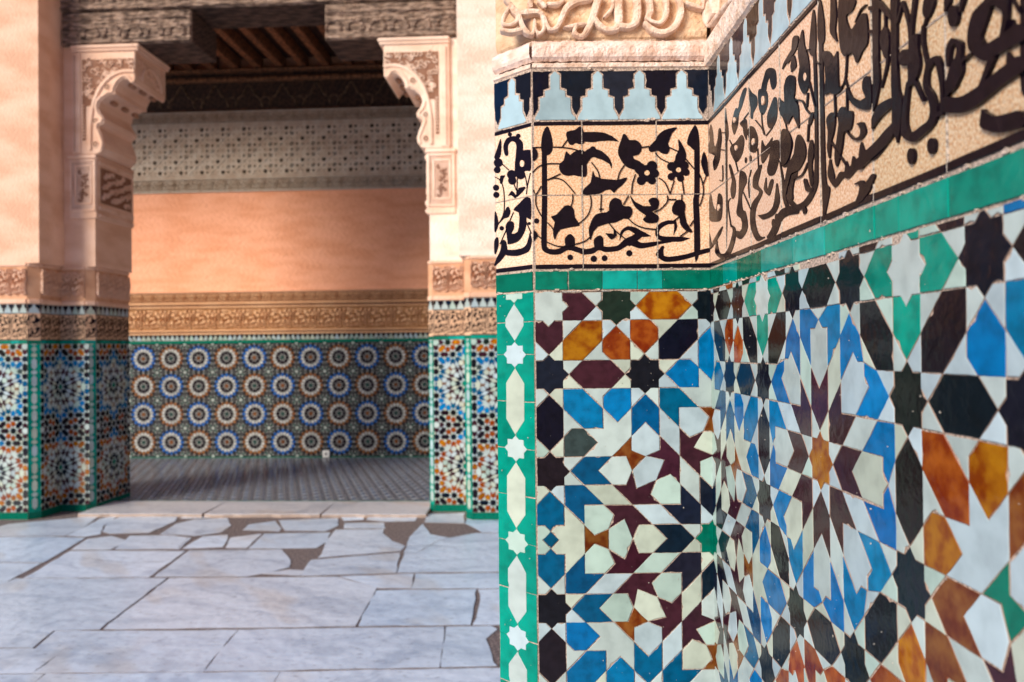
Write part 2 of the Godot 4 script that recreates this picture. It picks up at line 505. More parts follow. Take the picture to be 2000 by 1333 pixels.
func right_lattice() -> Lattice:
	var l := Lattice.new()
	for k in [0, 1]:
		var y: float = 16.4853 * k
		l.big(Vector2(0, y), {"centre": "dgreen", "arrow": "navy", "small": "brown", "middle": "aub", "outer": "deep"})
		for t in [0, 1, 2, 6, 7]:
			l.corner(Vector2(0, y), t, "blue", "blue", "blue")
		l.big(Vector2(19.8995, y), {"centre": "amber", "arrow": "navy", "small": "dgreen", "middle": "aub", "outer": "brown"})
		for t in [0, 1, 2, 3, 4, 5, 6, 7]:
			var c := "blue" if t == 6 else "amber"
			l.corner(Vector2(19.8995, y), t, "rust" if t != 6 else c, c, c)
		for x in [9.9497, 29.8492]:
			l.small(Vector2(x, y - 4.1213), {"centre": "amber", "arrow": "aub", "outer": "blue"})
			l.small(Vector2(x, y + 4.1213), {"centre": "amber", "arrow": "aub", "outer": "rust"})
	for y in [-8.2426, 8.2426, 24.7279]:
		for x in [5.8284, 14.0711, 25.7279]:
			l.square(Vector2(x, y), "green")
		for s in [-1.0, 1.0]:
			var f: float = s
			l.rhomb(Vector2(2.9142, y - 1.2071 * f), -1.0, -f, "rust", ["dark", "dark", "dark", "dark"])
			l.rhomb(Vector2(16.9853, y - 1.2071 * f), 1.0, -f, "blue", ["dark", "dark", "dark", "dark"])
			l.rhomb(Vector2(22.8137, y - 1.2071 * f), -1.0, -f, "blue", ["dark", "dark", "dark", "dark"])
	recolour(l, [[9.95, 4.1213, "amber"]])
	return l

# outline of a hand-cut tile: shrunk by the joint, its edges slightly uneven and now and then chipped
func cut(p: PackedVector2Array, gap: float, rough: float) -> PackedVector2Array:
	var o := Geometry2D.offset_polygon(p, -gap, Geometry2D.JOIN_MITER)
	var best := PackedVector2Array()
	var most := 0.0
	for q in o:
		var a := 0.0
		for i in q.size(): a += q[i].cross(q[(i + 1) % q.size()])
		if absf(a) > most:
			most = absf(a); best = q
	if best.size() < 3 or most < 4e-6: return PackedVector2Array()
	if rough <= 0: return best
	var r := PackedVector2Array()
	var k := best.size()
	var mid := Vector2.ZERO
	for e in best: mid += e
	mid /= k
	var shift := Vector2(rng.randf_range(-1, 1), rng.randf_range(-1, 1)) * rough * 0.8
	var chip := rng.randi_range(0, 14)
	var turn := rng.randf_range(-0.012, 0.012)
	for i in k:
		var a: Vector2 = mid + (best[i] - mid).rotated(turn) + shift
		var b: Vector2 = mid + (best[(i + 1) % k] - mid).rotated(turn) + shift
		var steps := clampi(int(a.distance_to(b) / 0.0042), 1, 9)
		var nrm := (b - a).normalized().orthogonal()
		var bow := rng.randf_range(-0.5, 0.5) * rough
		r.append(a + Vector2(rng.randf_range(-1, 1), rng.randf_range(-1, 1)) * rough * 0.45)
		for s in range(1, steps):
			var t := float(s) / steps
			var off := rng.randf_range(-0.4, 0.4) * rough + bow * sin(t * PI)
			if chip == i and s == steps / 2:
				var dent := nrm * rng.randf_range(2.0, 4.5) * rough
				if (a.lerp(b, t) + dent).distance_to(mid) > a.lerp(b, t).distance_to(mid): dent = -dent
				r.append(a.lerp(b, t) + dent)
			else:
				r.append(a.lerp(b, t) + nrm * off)
	if Geometry2D.triangulate_polygon(r).is_empty(): return best
	return r

# a finished panel of mosaic on a surface in its own axes (x along, y up, z out); those that show largest become parts
func lay_mosaic(l: Lattice, parent: Node3D, xf: Transform3D, fit: Callable, bounds: Rect2, fine: bool, most: int, view: Callable) -> void:
	var clip := PackedVector2Array([bounds.position, Vector2(bounds.end.x, bounds.position.y), bounds.end, Vector2(bounds.position.x, bounds.end.y)])
	var list := []
	for g in l.got:
		var p := PackedVector2Array()
		var inside := true
		var near := false
		for e in g[0]:
			var q: Vector2 = fit.call(e)
			p.append(q)
			if bounds.has_point(q): near = true
			else: inside = false
		if not near: continue
		if not inside:
			var best := PackedVector2Array()
			var ba := 0.0
			for q in Geometry2D.intersect_polygons(p, clip):
				var a := 0.0
				for i in q.size(): a += q[i].cross(q[(i + 1) % q.size()])
				if absf(a) > ba:
					ba = absf(a); best = q
			p = best
		if p.size() < 3: continue
		var area := 0.0
		var mid := Vector2.ZERO
		for i in p.size():
			area += p[i].cross(p[(i + 1) % p.size()])
			mid += p[i]
		mid /= p.size()
		list.append([view.call(mid) * absf(area), p, g[1]])
	list.sort_custom(func(a, b): return a[0] > b[0])
	var rest := {}
	for i in list.size():
		var e: Array = list[i]
		var small: bool = e[0] <= 0.0
		var q := cut(e[1], 0.00042 if fine else 0.0006, 0.0005 if fine and not small else 0.0)
		if q.size() < 3: continue
		var col := vary(e[2])
		var top := 0.0021 + rng.randf_range(-0.00025, 0.00025)
		var tilt := Vector2(rng.randf_range(-1, 1), rng.randf_range(-1, 1)) * (0.012 if fine else 0.008)
		if i < most and not small:
			var m := MB.new()
			m.prism(q, 0.0, top, 0.0004 if fine else 0.0, col, tilt, Color(0.42, 0.30, 0.24) if fine else Color(-1, 0, 0))
			put("tile", m.mesh(glaze_of(e[2])), parent, xf)
		else:
			var gm := glaze_of(e[2])
			if not rest.has(gm): rest[gm] = MB.new()
			rest[gm].prism(q, 0.0, top, 0.0, col, tilt)
	for gm in rest:
		put("small_tiles", rest[gm].mesh(gm), parent, xf, "stuff")

# ---------------------------------------------------------------- bands of a dado, in a face's own axes, from x0 to x1
func rect_tile(parent: Node3D, xf: Transform3D, called: String, mat: Material, x0: float, x1: float, y0: float, y1: float, z0: float, z1: float, col: Color, rough := 0.0) -> void:
	var q := PackedVector2Array([Vector2(x0, y0), Vector2(x1, y0), Vector2(x1, y1), Vector2(x0, y1)])
	if rough > 0: q = cut(q, 0.0004, rough)
	var m := MB.new()
	m.prism(q, z0, z1, 0.0005 if rough > 0 else 0.0, col, Vector2(rng.randf_range(-1, 1), rng.randf_range(-1, 1)) * (0.004 if called != "clay_tile" else 0.0006) if rough > 0 else Vector2.ZERO)
	put(called, m.mesh(mat), parent, xf)

func merlons(parent: Node3D, xf: Transform3D, x0: float, x1: float, centres: Array, hw: float, y0: float, y1: float, fine: bool, pale := "sky") -> void:
	var h := y1 - y0
	var half := [[0.04, 0.99], [0.24, 0.9], [0.24, 0.63], [0.5, 0.6], [0.5, 0.48], [0.75, 0.45], [0.75, 0.23], [0.97, 0.06], [0.985, 0.0]]
	var drop := [[0.035, 1.0], [0.27, 0.93], [0.27, 0.65], [0.54, 0.62], [0.54, 0.50], [0.79, 0.47], [0.79, 0.25], [0.985, 0.10]]
	var clip := PackedVector2Array([Vector2(x0, y0), Vector2(x1, y0), Vector2(x1, y1), Vector2(x0, y1)])
	var all := []
	for c in centres:
		var p := PackedVector2Array()
		for e in half: p.append(Vector2(c + e[0] * hw, y0 + e[1] * h))
		for i in range(half.size() - 1, -1, -1): p.append(Vector2(c - half[i][0] * hw, y0 + half[i][1] * h))
		all.append([p, pale])
	for i in centres.size() + 1:
		var c: float = centres[i] + hw if i < centres.size() else centres[0] - hw
		var p := PackedVector2Array()
		for e in drop: p.append(Vector2(c - hw + e[0] * hw, y0 + e[1] * h))
		for k in range(drop.size() - 1, -1, -1): p.append(Vector2(c + hw - drop[k][0] * hw, y0 + drop[k][1] * h))
		all.append([p, "navy" if i % 2 else "dark"])
	var bulk := {}
	for e in all:
		for q in Geometry2D.intersect_polygons(e[0], clip):
			var r := cut(q, 0.00045, 0.0004 if fine else 0.0)
			if r.size() < 3: continue
			var m := MB.new()
			var tgt: MB = m
			if not fine:
				if not bulk.has(e[1]): bulk[e[1]] = MB.new()
				tgt = bulk[e[1]]
			tgt.prism(r, 0.0, 0.0018, 0.0004 if fine else 0.0, vary(e[1]), Vector2(rng.randf_range(-1, 1), rng.randf_range(-1, 1)) * 0.008, Color(0.5, 0.34, 0.26))
			if fine: put("merlon_tile", m.mesh(glaze_of(e[1])), parent, xf)
	for k in bulk: put("merlon_tiles", bulk[k].mesh(glaze_of(k)), parent, xf, "stuff")

const CLAY := Color(0.74, 0.50, 0.33)
const BLACK := Color(0.009, 0.007, 0.008)
const Y_TEAL0 := 1.2235
const Y_TEAL1 := 1.2476
const Y_LINE0 := 1.2502
const Y_LINE1 := 1.2563
const Y_TOP0 := 1.4308
const Y_TOP1 := 1.4362
const Y_MER0 := 1.4378
const Y_MER1 := 1.5005

func letter_band(parent: Node3D, xf: Transform3D, joints: Array, sets: Array, fine: bool, clays: Array) -> void:
	var ym := 1.3432
	for i in joints.size() - 1:
		var a: float = joints[i]
		var b: float = joints[i + 1]
		var col: Color = clays[i % clays.size()]
		for r in [[Y_LINE0, ym], [ym, Y_TOP1]]:
			var k := rng.randf_range(0.93, 1.05)
			rect_tile(parent, xf, "clay_tile", mats.clay, a + 0.0003, b - 0.0003, r[0] + 0.0002, r[1] - 0.0002, 0.0, 0.0010, Color(col.r * k, col.g * k, col.b * k), 0.0002 if fine else 0.0)
		for r in [[Y_LINE0, Y_LINE1], [Y_TOP0, Y_TOP1]]:
			rect_tile(parent, xf, "border_strip", mats.glaze_black, a + 0.0006, b - 0.0006, r[0], r[1], 0.0, 0.0022, BLACK, 0.00035 if fine else 0.0)
	var m := MB.new()
	for s in sets: glyphs.lay(m, s[0], 0.0006, 0.0013, BLACK, s[1], s[2], 4 if fine else 2)
	put("lettering", m.mesh(mats.glaze_black), parent, xf)
	var h := MB.new()
	for s in sets:
		if glyphs.sets.has(s[0] + "_hole"): glyphs.lay(h, s[0] + "_hole", 0.0010, 0.0028, clays[0], s[1], s[2], 3)
	if h.v.size(): put("lettering_eye", h.mesh(mats.clay), parent, xf)
	if fine:
		var j := MB.new()
		for i in range(1, joints.size() - 1):
			j.box(Vector3(joints[i] - 0.0004, Y_LINE0, 0.0), Vector3(joints[i] + 0.0004, Y_TOP1, 0.0017), Color(0.72, 0.60, 0.50))
		j.box(Vector3(joints[0], ym - 0.0003, 0.0), Vector3(joints[-1], ym + 0.0003, 0.0016), Color(0.70, 0.54, 0.42))
		put("joint", j.mesh(mats.grout), parent, xf)

# green strip with a chain of white stars and long lozenges, right edge at x = 0 and running to -w
func chain_strip(parent: Node3D, xf: Transform3D, w: float, fine: bool, flip := 1.0) -> void:
	var sy := [0.0757, -0.007, -0.1275, -0.2475, -0.370]
	for i in 7: sy.append(sy[-1] - 0.1215)
	var cx := -w * 0.505
	var cuts := [Y_TEAL0 - 0.0015]
	for i in sy.size():
		if i > 0: cuts.append(EYE + sy[i] )
		if i < sy.size() - 1: cuts.append(EYE + (sy[i] + sy[i + 1]) * 0.5)
	var wm := {}
	for i in cuts.size() - 1:
		if cuts[i + 1] < 0.04: break
		for s in [0, 1]:
			var x0 := -w if s == 0 else cx
			var x1 := cx if s == 0 else 0.0
			var k := rng.randf_range(-0.004, 0.004) if i > 0 and fine else 0.0
			var q := PackedVector2Array([Vector2(x0 * flip, cuts[i + 1]), Vector2(x1 * flip, cuts[i + 1]), Vector2(x1 * flip, cuts[i]), Vector2(x0 * flip, cuts[i])])
			if fine: q = cut(q, 0.0005, 0.0004)
			var m := MB.new()
			m.prism(q, 0.0, 0.0018, 0.0004 if fine else 0.0, vary("green"), Vector2(rng.randf_range(-1, 1), rng.randf_range(-1, 1)) * 0.006)
			put("green_tile", m.mesh(mats.glaze_green), parent, xf)
	for i in sy.size():
		var y: float = EYE + sy[i]
		var p := PackedVector2Array()
		for k in 8:
			for e in [[k * PI / 4, 1.0], [k * PI / 4 + PI / 8, 0.77]]:
				p.append(Vector2((cx + cos(e[0]) * 0.0208 * e[1]) * flip, minf(y + sin(e[0]) * 0.0168 * e[1], Y_TEAL0 - 0.002)))
		var shapes := [p]
		if i < sy.size() - 1:
			var a := y - 0.0172
			var b: float = EYE + sy[i + 1] + 0.0172
			var d := 0.0195
			shapes.append(PackedVector2Array([Vector2(cx * flip, a), Vector2((cx - 0.0165) * flip, a - d), Vector2((cx - 0.0165) * flip, b + d), Vector2(cx * flip, b), Vector2((cx + 0.0165) * flip, b + d), Vector2((cx + 0.0165) * flip, a - d)]))
		for q in shapes:
			if q[0].y < 0.06 or y < 0.06: continue
			var r := cut(q, 0.0003, 0.0004 if fine else 0.0)
			if r.size() < 3: continue
			var m := MB.new()
			m.prism(r, 0.0, 0.0022, 0.0004 if fine else 0.0, vary("white"), Vector2(rng.randf_range(-1, 1), rng.randf_range(-1, 1)) * 0.008, Color(0.6, 0.5, 0.42))
			put("white_tile", m.mesh(mats.glaze_white), parent, xf)

func green_course(parent: Node3D, xf: Transform3D, joints: Array, fine: bool) -> void:
	for i in joints.size() - 1:
		rect_tile(parent, xf, "green_tile", mats.glaze_green, joints[i], joints[i + 1], Y_TEAL0, Y_TEAL1, 0.0, 0.0024, vary(["dgreen", "green", "teal"][rng.randi_range(0, 2)]), 0.0004 if fine else 0.0)

func bed(parent: Node3D, xf: Transform3D, x0: float, x1: float, y0: float, y1: float, col := Color(0.66, 0.50, 0.40)) -> void:
	var m := MB.new()
	m.box(Vector3(x0, y0, -0.006), Vector3(x1, y1, 0.0009), col)
	put("mortar_bed", m.mesh(mats.grout), parent, xf)

# white flecks where the glaze has come off
func chips(parent: Node3D, xf: Transform3D, n: int, area: Rect2, size: float) -> void:
	var m := MB.new()
	for i in n:
		var c := Vector2(rng.randf_range(area.position.x, area.end.x), rng.randf_range(area.position.y, area.end.y))
		var r := size * (0.35 + pow(rng.randf(), 3.0) * 1.3)
		var p := PackedVector2Array()
		for k in 7: p.append(c + Vector2.from_angle(k * TAU / 7) * r * rng.randf_range(0.55, 1.1) * Vector2(0.8, 1.1))
		m.prism(p, 0.0012, 0.00268, 0.0, Color(0.62, 0.55, 0.47))
	put("chipped_glaze", m.mesh(mats.grout), parent, xf, "stuff")

# crumbs of pink mortar left along a joint
func crumbs(parent: Node3D, xf: Transform3D, x0: float, x1: float, y: float, n: int) -> void:
	var m := MB.new()
	for i in n:
		var c := Vector2(rng.randf_range(x0, x1), y + rng.randf_range(-0.0012, 0.0012))
		var r := 0.0005 + pow(rng.randf(), 2.5) * 0.0022
		var p := PackedVector2Array()
		for k in 9: p.append(c + Vector2.from_angle(k * TAU / 9) * r * rng.randf_range(0.6, 1.1) * Vector2(1.5, 0.75))
		m.prism(p, 0.0, 0.0026 + rng.randf() * 0.0006, 0.0003, Color(0.80, 0.62, 0.50))
	put("mortar_crumbs", m.mesh(mats.grout), parent, xf, "stuff")

# ---------------------------------------------------------------- the scene
func face(o: Vector3, x: Vector3) -> Transform3D:                            # axes of an upright face: x along it, y up, z out of it
	return Transform3D(Basis(x, Vector3.UP, x.cross(Vector3.UP)), o)

func _ready() -> void:
	rng.seed = 20240611
	# camera, sky, sun, exposure
	var cam := Camera3D.new()
	cam.name = "camera"
	cam.transform = Transform3D(Basis(Vector3(0.9999159, -0.0105869, 0.0074930), Vector3(0.0105091, 0.9998912, 0.0103463), Vector3(-0.0076017, -0.0102667, 0.9999184)), Vector3(0, EYE, 0))
	cam.keep_aspect = Camera3D.KEEP_HEIGHT
	cam.near = 0.05; cam.far = 200.0
	var lens := CameraAttributesPhysical.new()
	lens.frustum_focal_length = 17.5 / tan(deg_to_rad(46.4245) / 2.0)
	lens.frustum_near = 0.05; lens.frustum_far = 200.0
	lens.frustum_focus_distance = 0.80
	lens.exposure_aperture = 12.5
	cam.attributes = lens
	cam.fov = 46.4245
	add_child(cam)
	var we := WorldEnvironment.new()
	we.name = "surroundings"
	var env := Environment.new()
	env.background_mode = Environment.BG_SKY
	var sky := Sky.new()
	var sm := ProceduralSkyMaterial.new()
	sm.sky_top_color = Color(0.32, 0.55, 0.95)
	sm.sky_horizon_color = Color(0.72, 0.84, 0.96)
	sm.sky_curve = 0.18
	sm.ground_bottom_color = Color(0.42, 0.36, 0.32)
	sm.ground_horizon_color = Color(0.72, 0.66, 0.60)
	sm.sky_energy_multiplier = 0.52
	sky.sky_material = sm
	env.sky = sky
	env.tonemap_mode = Environment.TONE_MAPPER_LINEAR
	env.tonemap_exposure = 2.95
	env.sdfgi_enabled = true; env.ssao_enabled = true; env.ssil_enabled = true
	we.environment = env
	add_child(we)
	var sun := DirectionalLight3D.new()
	sun.name = "sun"
	sun.light_energy = 0.5
	sun.light_angular_distance = 24.0
	sun.light_color = Color(1.0, 0.97, 0.92)
	sun.shadow_enabled = true
	sun.transform = Transform3D(Basis.looking_at(Vector3(0.62, -0.40, -0.70)), Vector3(0, 20, 0))
	add_child(sun)
	make_materials()
	trace_lettering()
	build_ground()
	build_near()
	build_portico()
	build_side()

# the covered walk that runs from the near pillar to the portico; unseen, added to keep the sky off the piers' sides
func build_side() -> void:
	var w := thing("added_side_wall", "unseen dark cedar wall added over the covered walk to shade the pier sides", "wall")
	var m := MB.new()
	m.box(Vector3(0.10, 2.7, -5.30), Vector3(0.60, 11.0, -1.56), Color(0.13, 0.07, 0.045))  # height and dark colour chosen to keep light off the piers
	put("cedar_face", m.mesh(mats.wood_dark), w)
	var b := thing("added_back_wall", "unseen plain plaster wall added at the back of the covered walk", "wall")
	var k := MB.new()
	k.box(Vector3(2.6, 0, -5.4), Vector3(2.9, 11.0, -1.5), Color(0.40, 0.24, 0.17))  # added with the upper wall, dull so that little light bounces
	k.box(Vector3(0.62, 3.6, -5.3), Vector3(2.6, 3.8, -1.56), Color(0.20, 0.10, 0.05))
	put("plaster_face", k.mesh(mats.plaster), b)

# ---------------------------------------------------------------- ground
func build_ground() -> void:
	var g := structure("courtyard_pavement", "worn white marble paving with brown mortar joints in the courtyard")
	var m := MB.new()
	m.box(Vector3(-40, -0.3, -5.95), Vector3(40, 0.0, 40), Color(0.34, 0.265, 0.245))
	put("mortar_bed", m.mesh(mats.mortar), g)
	var list := paving()
	for row in 9:                                                            # paving on this side of the frame's lower edge
		var z0 := -2.58 + row * 0.47
		var x := -6.0 + fmod(row * 0.61, 1.1)
		while x < 4.6:
			var w := rng.randf_range(0.7, 1.35)
			list.append([int(x * 1000), int(z0 * 1000), int((x + w - 0.012) * 1000), int(z0 * 1000), int((x + w - 0.012) * 1000), int((z0 + 0.458) * 1000), int(x * 1000), int((z0 + 0.458) * 1000)])
			x += w
	for row in 7:                                                            # and to both sides of it, up to the portico
		var z0: float = -5.62 + row * 0.44
		var z1 := z0 + 0.428
		for s in [-1.0, 1.0]:
			var k: float = 0.708 if s < 0 else 0.0965
			var a0: float = s * (absf(z0) * k + 0.012)
			var a1: float = s * (absf(z1) * k + 0.012)
			for i in 5:
				var w := rng.randf_range(0.6, 1.1)
				var e: float = (a0 if i else (a0 + a1) * 0.5) + s * w
				if s > 0 and e > 3.0: break
				var q := [int(a0 * 1000), int(z0 * 1000), int(e * 1000), int(z0 * 1000), int(e * 1000), int(z1 * 1000), int(a1 * 1000), int(z1 * 1000)]
				list.append(q)
				a0 = e + s * 0.012; a1 = a0
	var cracks := MB.new()                                                   # hairline cracks across some slabs
	for e in [[-1.5, -4.6, 0.5, 2.6], [-2.2, -5.1, 0.45, 0.4], [-1.9, -5.2, 0.5, 2.0], [-2.4, -4.5, 0.5, 0.3], [-1.2, -5.05, 0.35, 2.8], [-0.35, -4.9, 0.4, 1.8], [-0.7, -4.7, 0.3, 0.2]]:
		var at := Vector2(e[0], e[1])
		var a: float = e[3]
		for s in int(e[2] / 0.04):
			a += rng.randf_range(-0.3, 0.3)
			var to := at + Vector2.from_angle(a) * 0.045
			var nn := (to - at).orthogonal().normalized() * rng.randf_range(0.0010, 0.0022)
			cracks.quad(Vector3(at.x - nn.x, 0.0075, at.y - nn.y), Vector3(to.x - nn.x, 0.0075, to.y - nn.y), Vector3(to.x + nn.x, 0.0075, to.y + nn.y), Vector3(at.x + nn.x, 0.0075, at.y + nn.y), Color(0.24, 0.19, 0.18))
			at = to
	put("hairline_cracks", cracks.mesh(mats.mortar), g, Transform3D.IDENTITY, "stuff")
	for d in list:
		var p := PackedVector2Array()
		for i in range(0, d.size(), 2): p.append(Vector2(d[i], -d[i + 1]) * 0.001)
		var wide := Geometry2D.offset_polygon(p, 0.0018, Geometry2D.JOIN_MITER)
		if wide.size() == 1: p = wide[0]
		var r := PackedVector2Array()
		for i in p.size():
			var a := p[i]
			var b := p[(i + 1) % p.size()]
			var steps := clampi(int(a.distance_to(b) / 0.07), 1, 14)
			var nn := (b - a).normalized().orthogonal()
			for s in steps:
				r.append(a.lerp(b, float(s) / steps) + nn * rng.randf_range(-0.0045, 0.0045) + (b - a).normalized() * rng.randf_range(-0.003, 0.003))
		if Geometry2D.triangulate_polygon(r).is_empty(): r = p
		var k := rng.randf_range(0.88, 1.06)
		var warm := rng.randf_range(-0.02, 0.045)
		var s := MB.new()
		s.prism(r, -0.02, 0.003 + rng.randf_range(-0.0006, 0.0006), 0.0, Color(0.69 * k + warm, 0.81 * k, 0.92 * k - warm), Vector2(rng.randf_range(-1, 1), rng.randf_range(-1, 1)) * 0.0010, Color(0.22, 0.175, 0.16))  # blue tint stands in for the sky's light on the slabs
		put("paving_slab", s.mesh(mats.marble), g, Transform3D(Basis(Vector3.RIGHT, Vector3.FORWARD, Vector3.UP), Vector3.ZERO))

# ---------------------------------------------------------------- the corner close by
const CORNER := 0.25953
func build_near() -> void:
	var xr := face(Vector3(CORNER, 0, -1.0), Vector3(0, 0, 1))
	var xf := face(Vector3(CORNER, 0, -1.0), Vector3(1, 0, 0))
	var cw := 0.0675
	var fw := CORNER - 0.03639
	# --- pillar
	var pil := thing("tiled_pillar", "mosaic pillar face with green and white edge strip, black lettering and carved plaster above", "pillar", xf)
	var none := Transform3D.IDENTITY
	var cxf := Transform3D(Basis(Vector3(1, 0, 1) / R2, Vector3.UP, Vector3(-1, 0, 1) / R2), Vector3(-fw, 0, 0))
	var body := MB.new()
	var foot := PackedVector2Array([Vector2(0.0, 0.006), Vector2(-fw + 0.003, 0.006), Vector2(-fw - cw / R2 + 0.006, 0.006 + cw / R2), Vector2(-fw - cw / R2 + 0.006, 0.5), Vector2(0.0, 0.5)])
	for i in foot.size():
		var a := foot[i]
		var b := foot[(i + 1) % foot.size()]
		body.quad(Vector3(b.x, 0, -b.y), Vector3(a.x, 0, -a.y), Vector3(a.x, 11, -a.y), Vector3(b.x, 11, -b.y), Color(0.74, 0.56, 0.44))
	put("plaster_core", body.mesh(mats.plaster_near), pil)
	bed(pil, none, -fw, -0.0012, 0.0, 1.506)
	bed(pil, cxf, -cw, 0.0, 0.0, 1.506)
	chain_strip(pil, cxf, cw, true)
	green_course(pil, cxf, [-cw, -0.0006], true)
	green_course(pil, none, [-fw + 0.0008, -0.1805, -0.1377, -0.0935, -0.0618, -0.0010], true)
	letter_band(pil, cxf, [-cw, -0.0004], [["side", Vector2.ZERO, 1.0]], true, [Color(0.84, 0.65, 0.50)])
	letter_band(pil, none, [-fw + 0.0006, -0.1613, -0.0673, -0.0006], [["front", Vector2.ZERO, 1.0]], true, [Color(0.80, 0.55, 0.36), Color(0.80, 0.57, 0.39), Color(0.80, 0.57, 0.40)])
	merlons(pil, cxf, -cw, -0.0004, [-0.0345], 0.0262, Y_MER0, Y_MER1, true)
	merlons(pil, none, -fw + 0.0006, -0.0006, [-0.1944, -0.1405, -0.0874, -0.0343], 0.0265, Y_MER0, Y_MER1, true)
	var fl := front_lattice()
	var fit := func(e: Vector2) -> Vector2: return Vector2(e.x * 0.03533, EYE - 0.23944 - e.y * 0.03549)
	lay_mosaic(fl, pil, none, fit, Rect2(-fw + 0.0004, 0.05, fw - 0.0012, Y_TEAL0 - 0.0012 - 0.05), true, 285, func(m: Vector2) -> float: return 1.0 if m.y > 0.66 else 0.0)
	rect_tile(pil, none, "base_tile", mats.glaze_green, -fw, -0.001, 0.0, 0.049, 0.0, 0.0024, HUE.dgreen)
	chips(pil, none, 80, Rect2(-fw + 0.01, 0.7, fw - 0.02, 0.55), 0.0007)
	chips(pil, cxf, 26, Rect2(-cw + 0.006, 0.75, cw - 0.012, 0.48), 0.0008)
	for y in [Y_TEAL1 + 0.0013, Y_TEAL0 - 0.0005, Y_TOP1 + 0.0008, Y_MER1 + 0.001]:
		crumbs(pil, none, -fw + 0.002, -0.002, y, 18)
		crumbs(pil, cxf, -cw + 0.002, -0.001, y, 6)
	# plaster above the tiles: ledge, and a carved inscription set back behind it
	for f in [[none, -fw, -0.0005], [cxf, -cw, 0.0]]:
		var lm := MB.new()
		lump(lm, f[1], f[2], 1.5005, 1.5125, 0.0005, 0.0045, Color(0.78, 0.65, 0.57))
		put("mortar_course", lm.mesh(mats.plaster_near), pil, f[0])
		var lg := MB.new()
		lump(lg, f[1], f[2], 1.5130, 1.5385, 0.003, 0.0052, Color(0.84, 0.69, 0.63))
		put("plaster_ledge", lg.mesh(mats.plaster_near), pil, f[0])
		var bk := MB.new()
		lump(bk, f[1], f[2], 1.538, 1.80, -0.0055, -0.003, Color(0.76, 0.55, 0.37))
		put("inscription_ground", bk.mesh(mats.plaster_near), pil, f[0])
	var ins := MB.new()
	glyphs.lay(ins, "stucco", -0.005, 0.0065, Color(0.84, 0.68, 0.57), Vector2.ZERO, 1.0, 4, true)
	put("carved_inscription", ins.mesh(mats.plaster_near), pil)
	var top := MB.new()
	top.box(Vector3(-fw - 0.03, 1.78, -0.12), Vector3(0, 10.9, -0.001), Color(0.76, 0.58, 0.46))
	put("plaster_face", top.mesh(mats.plaster_near), pil)
	# --- long wall
	var wall := thing("tiled_wall", "long mosaic wall with blue and aubergine rosette, black lettering and green course", "wall", xr)
	var wl := 9.0  # unseen run past the camera, lengthened to block sky
	var wb := MB.new()
	wb.box(Vector3(-0.5, 0, -0.4), Vector3(wl, 11.0, -0.006), Color(0.76, 0.58, 0.46))  # height out of view raised to block sky
	put("plaster_core", wb.mesh(mats.plaster_near), wall)
	bed(wall, none, 0.0012, wl, 0.0, 1.506)
	var gj := [0.0010, 0.064, 0.1194, 0.2034, 0.292, 0.363, 0.4497, 0.4838, 0.5423, 0.63, 0.70, 0.79, 0.87, 0.96, 1.05]
	green_course(wall, none, gj, true)
	var bj := [0.0006]
	for i in 11: bj.append(0.0762 + 0.0927 * i)
	letter_band(wall, none, bj, [["right", Vector2.ZERO, 1.0], ["front", Vector2(0.82, 0), 1.0], ["front", Vector2(1.05, 0), 1.0]], true, [Color(0.82, 0.61, 0.47), Color(0.82, 0.60, 0.46), Color(0.80, 0.58, 0.44), Color(0.80, 0.57, 0.42), Color(0.76, 0.54, 0.37), Color(0.66, 0.50, 0.32), Color(0.64, 0.48, 0.31)])
	var mc := []
	for i in 20: mc.append(0.0265 + 0.0265 + 0.0528 * i)
	merlons(wall, none, 0.0008, 1.05, mc, 0.0264, Y_MER0, Y_MER1, true)
	var rl := right_lattice()
	var fitr := func(e: Vector2) -> Vector2: return Vector2(e.x * 0.03485, EYE - 0.238 - e.y * 0.03487)
	lay_mosaic(rl, wall, none, fitr, Rect2(0.0014, 0.05, 1.045, Y_TEAL0 - 0.0012 - 0.05), true, 290, func(m: Vector2) -> float:
		var z := 1.0 - m.x
		if z < 0.38 or (EYE - m.y) / z > 0.47: return 0.0
		return 1.0 / (z * z * z))
	chips(wall, none, 150, Rect2(0.01, 0.75, 0.62, 0.5), 0.0007)
	for y in [Y_TEAL1 + 0.0013, Y_TEAL0 - 0.0005, Y_TOP1 + 0.0008, Y_MER1 + 0.001]:
		crumbs(wall, none, 0.002, 0.66, y, 45)
	var lm2 := MB.new()
	lump(lm2, 0.001, 1.3, 1.5005, 1.5385, 0.002, 0.006, Color(0.86, 0.72, 0.63))
	put("plaster_ledge", lm2.mesh(mats.plaster_near), wall)
	var bk2 := MB.new()
	lump(bk2, 0.001, 1.3, 1.538, 1.80, -0.005, -0.0035, Color(0.76, 0.56, 0.40))
	put("inscription_ground", bk2.mesh(mats.plaster_near), wall)
	var ins2 := MB.new()
	glyphs.lay(ins2, "stucco_r", -0.005, 0.0065, Color(0.84, 0.70, 0.60), Vector2.ZERO, 1.0, 4, true)
	put("carved_inscription", ins2.mesh(mats.plaster_near), wall)

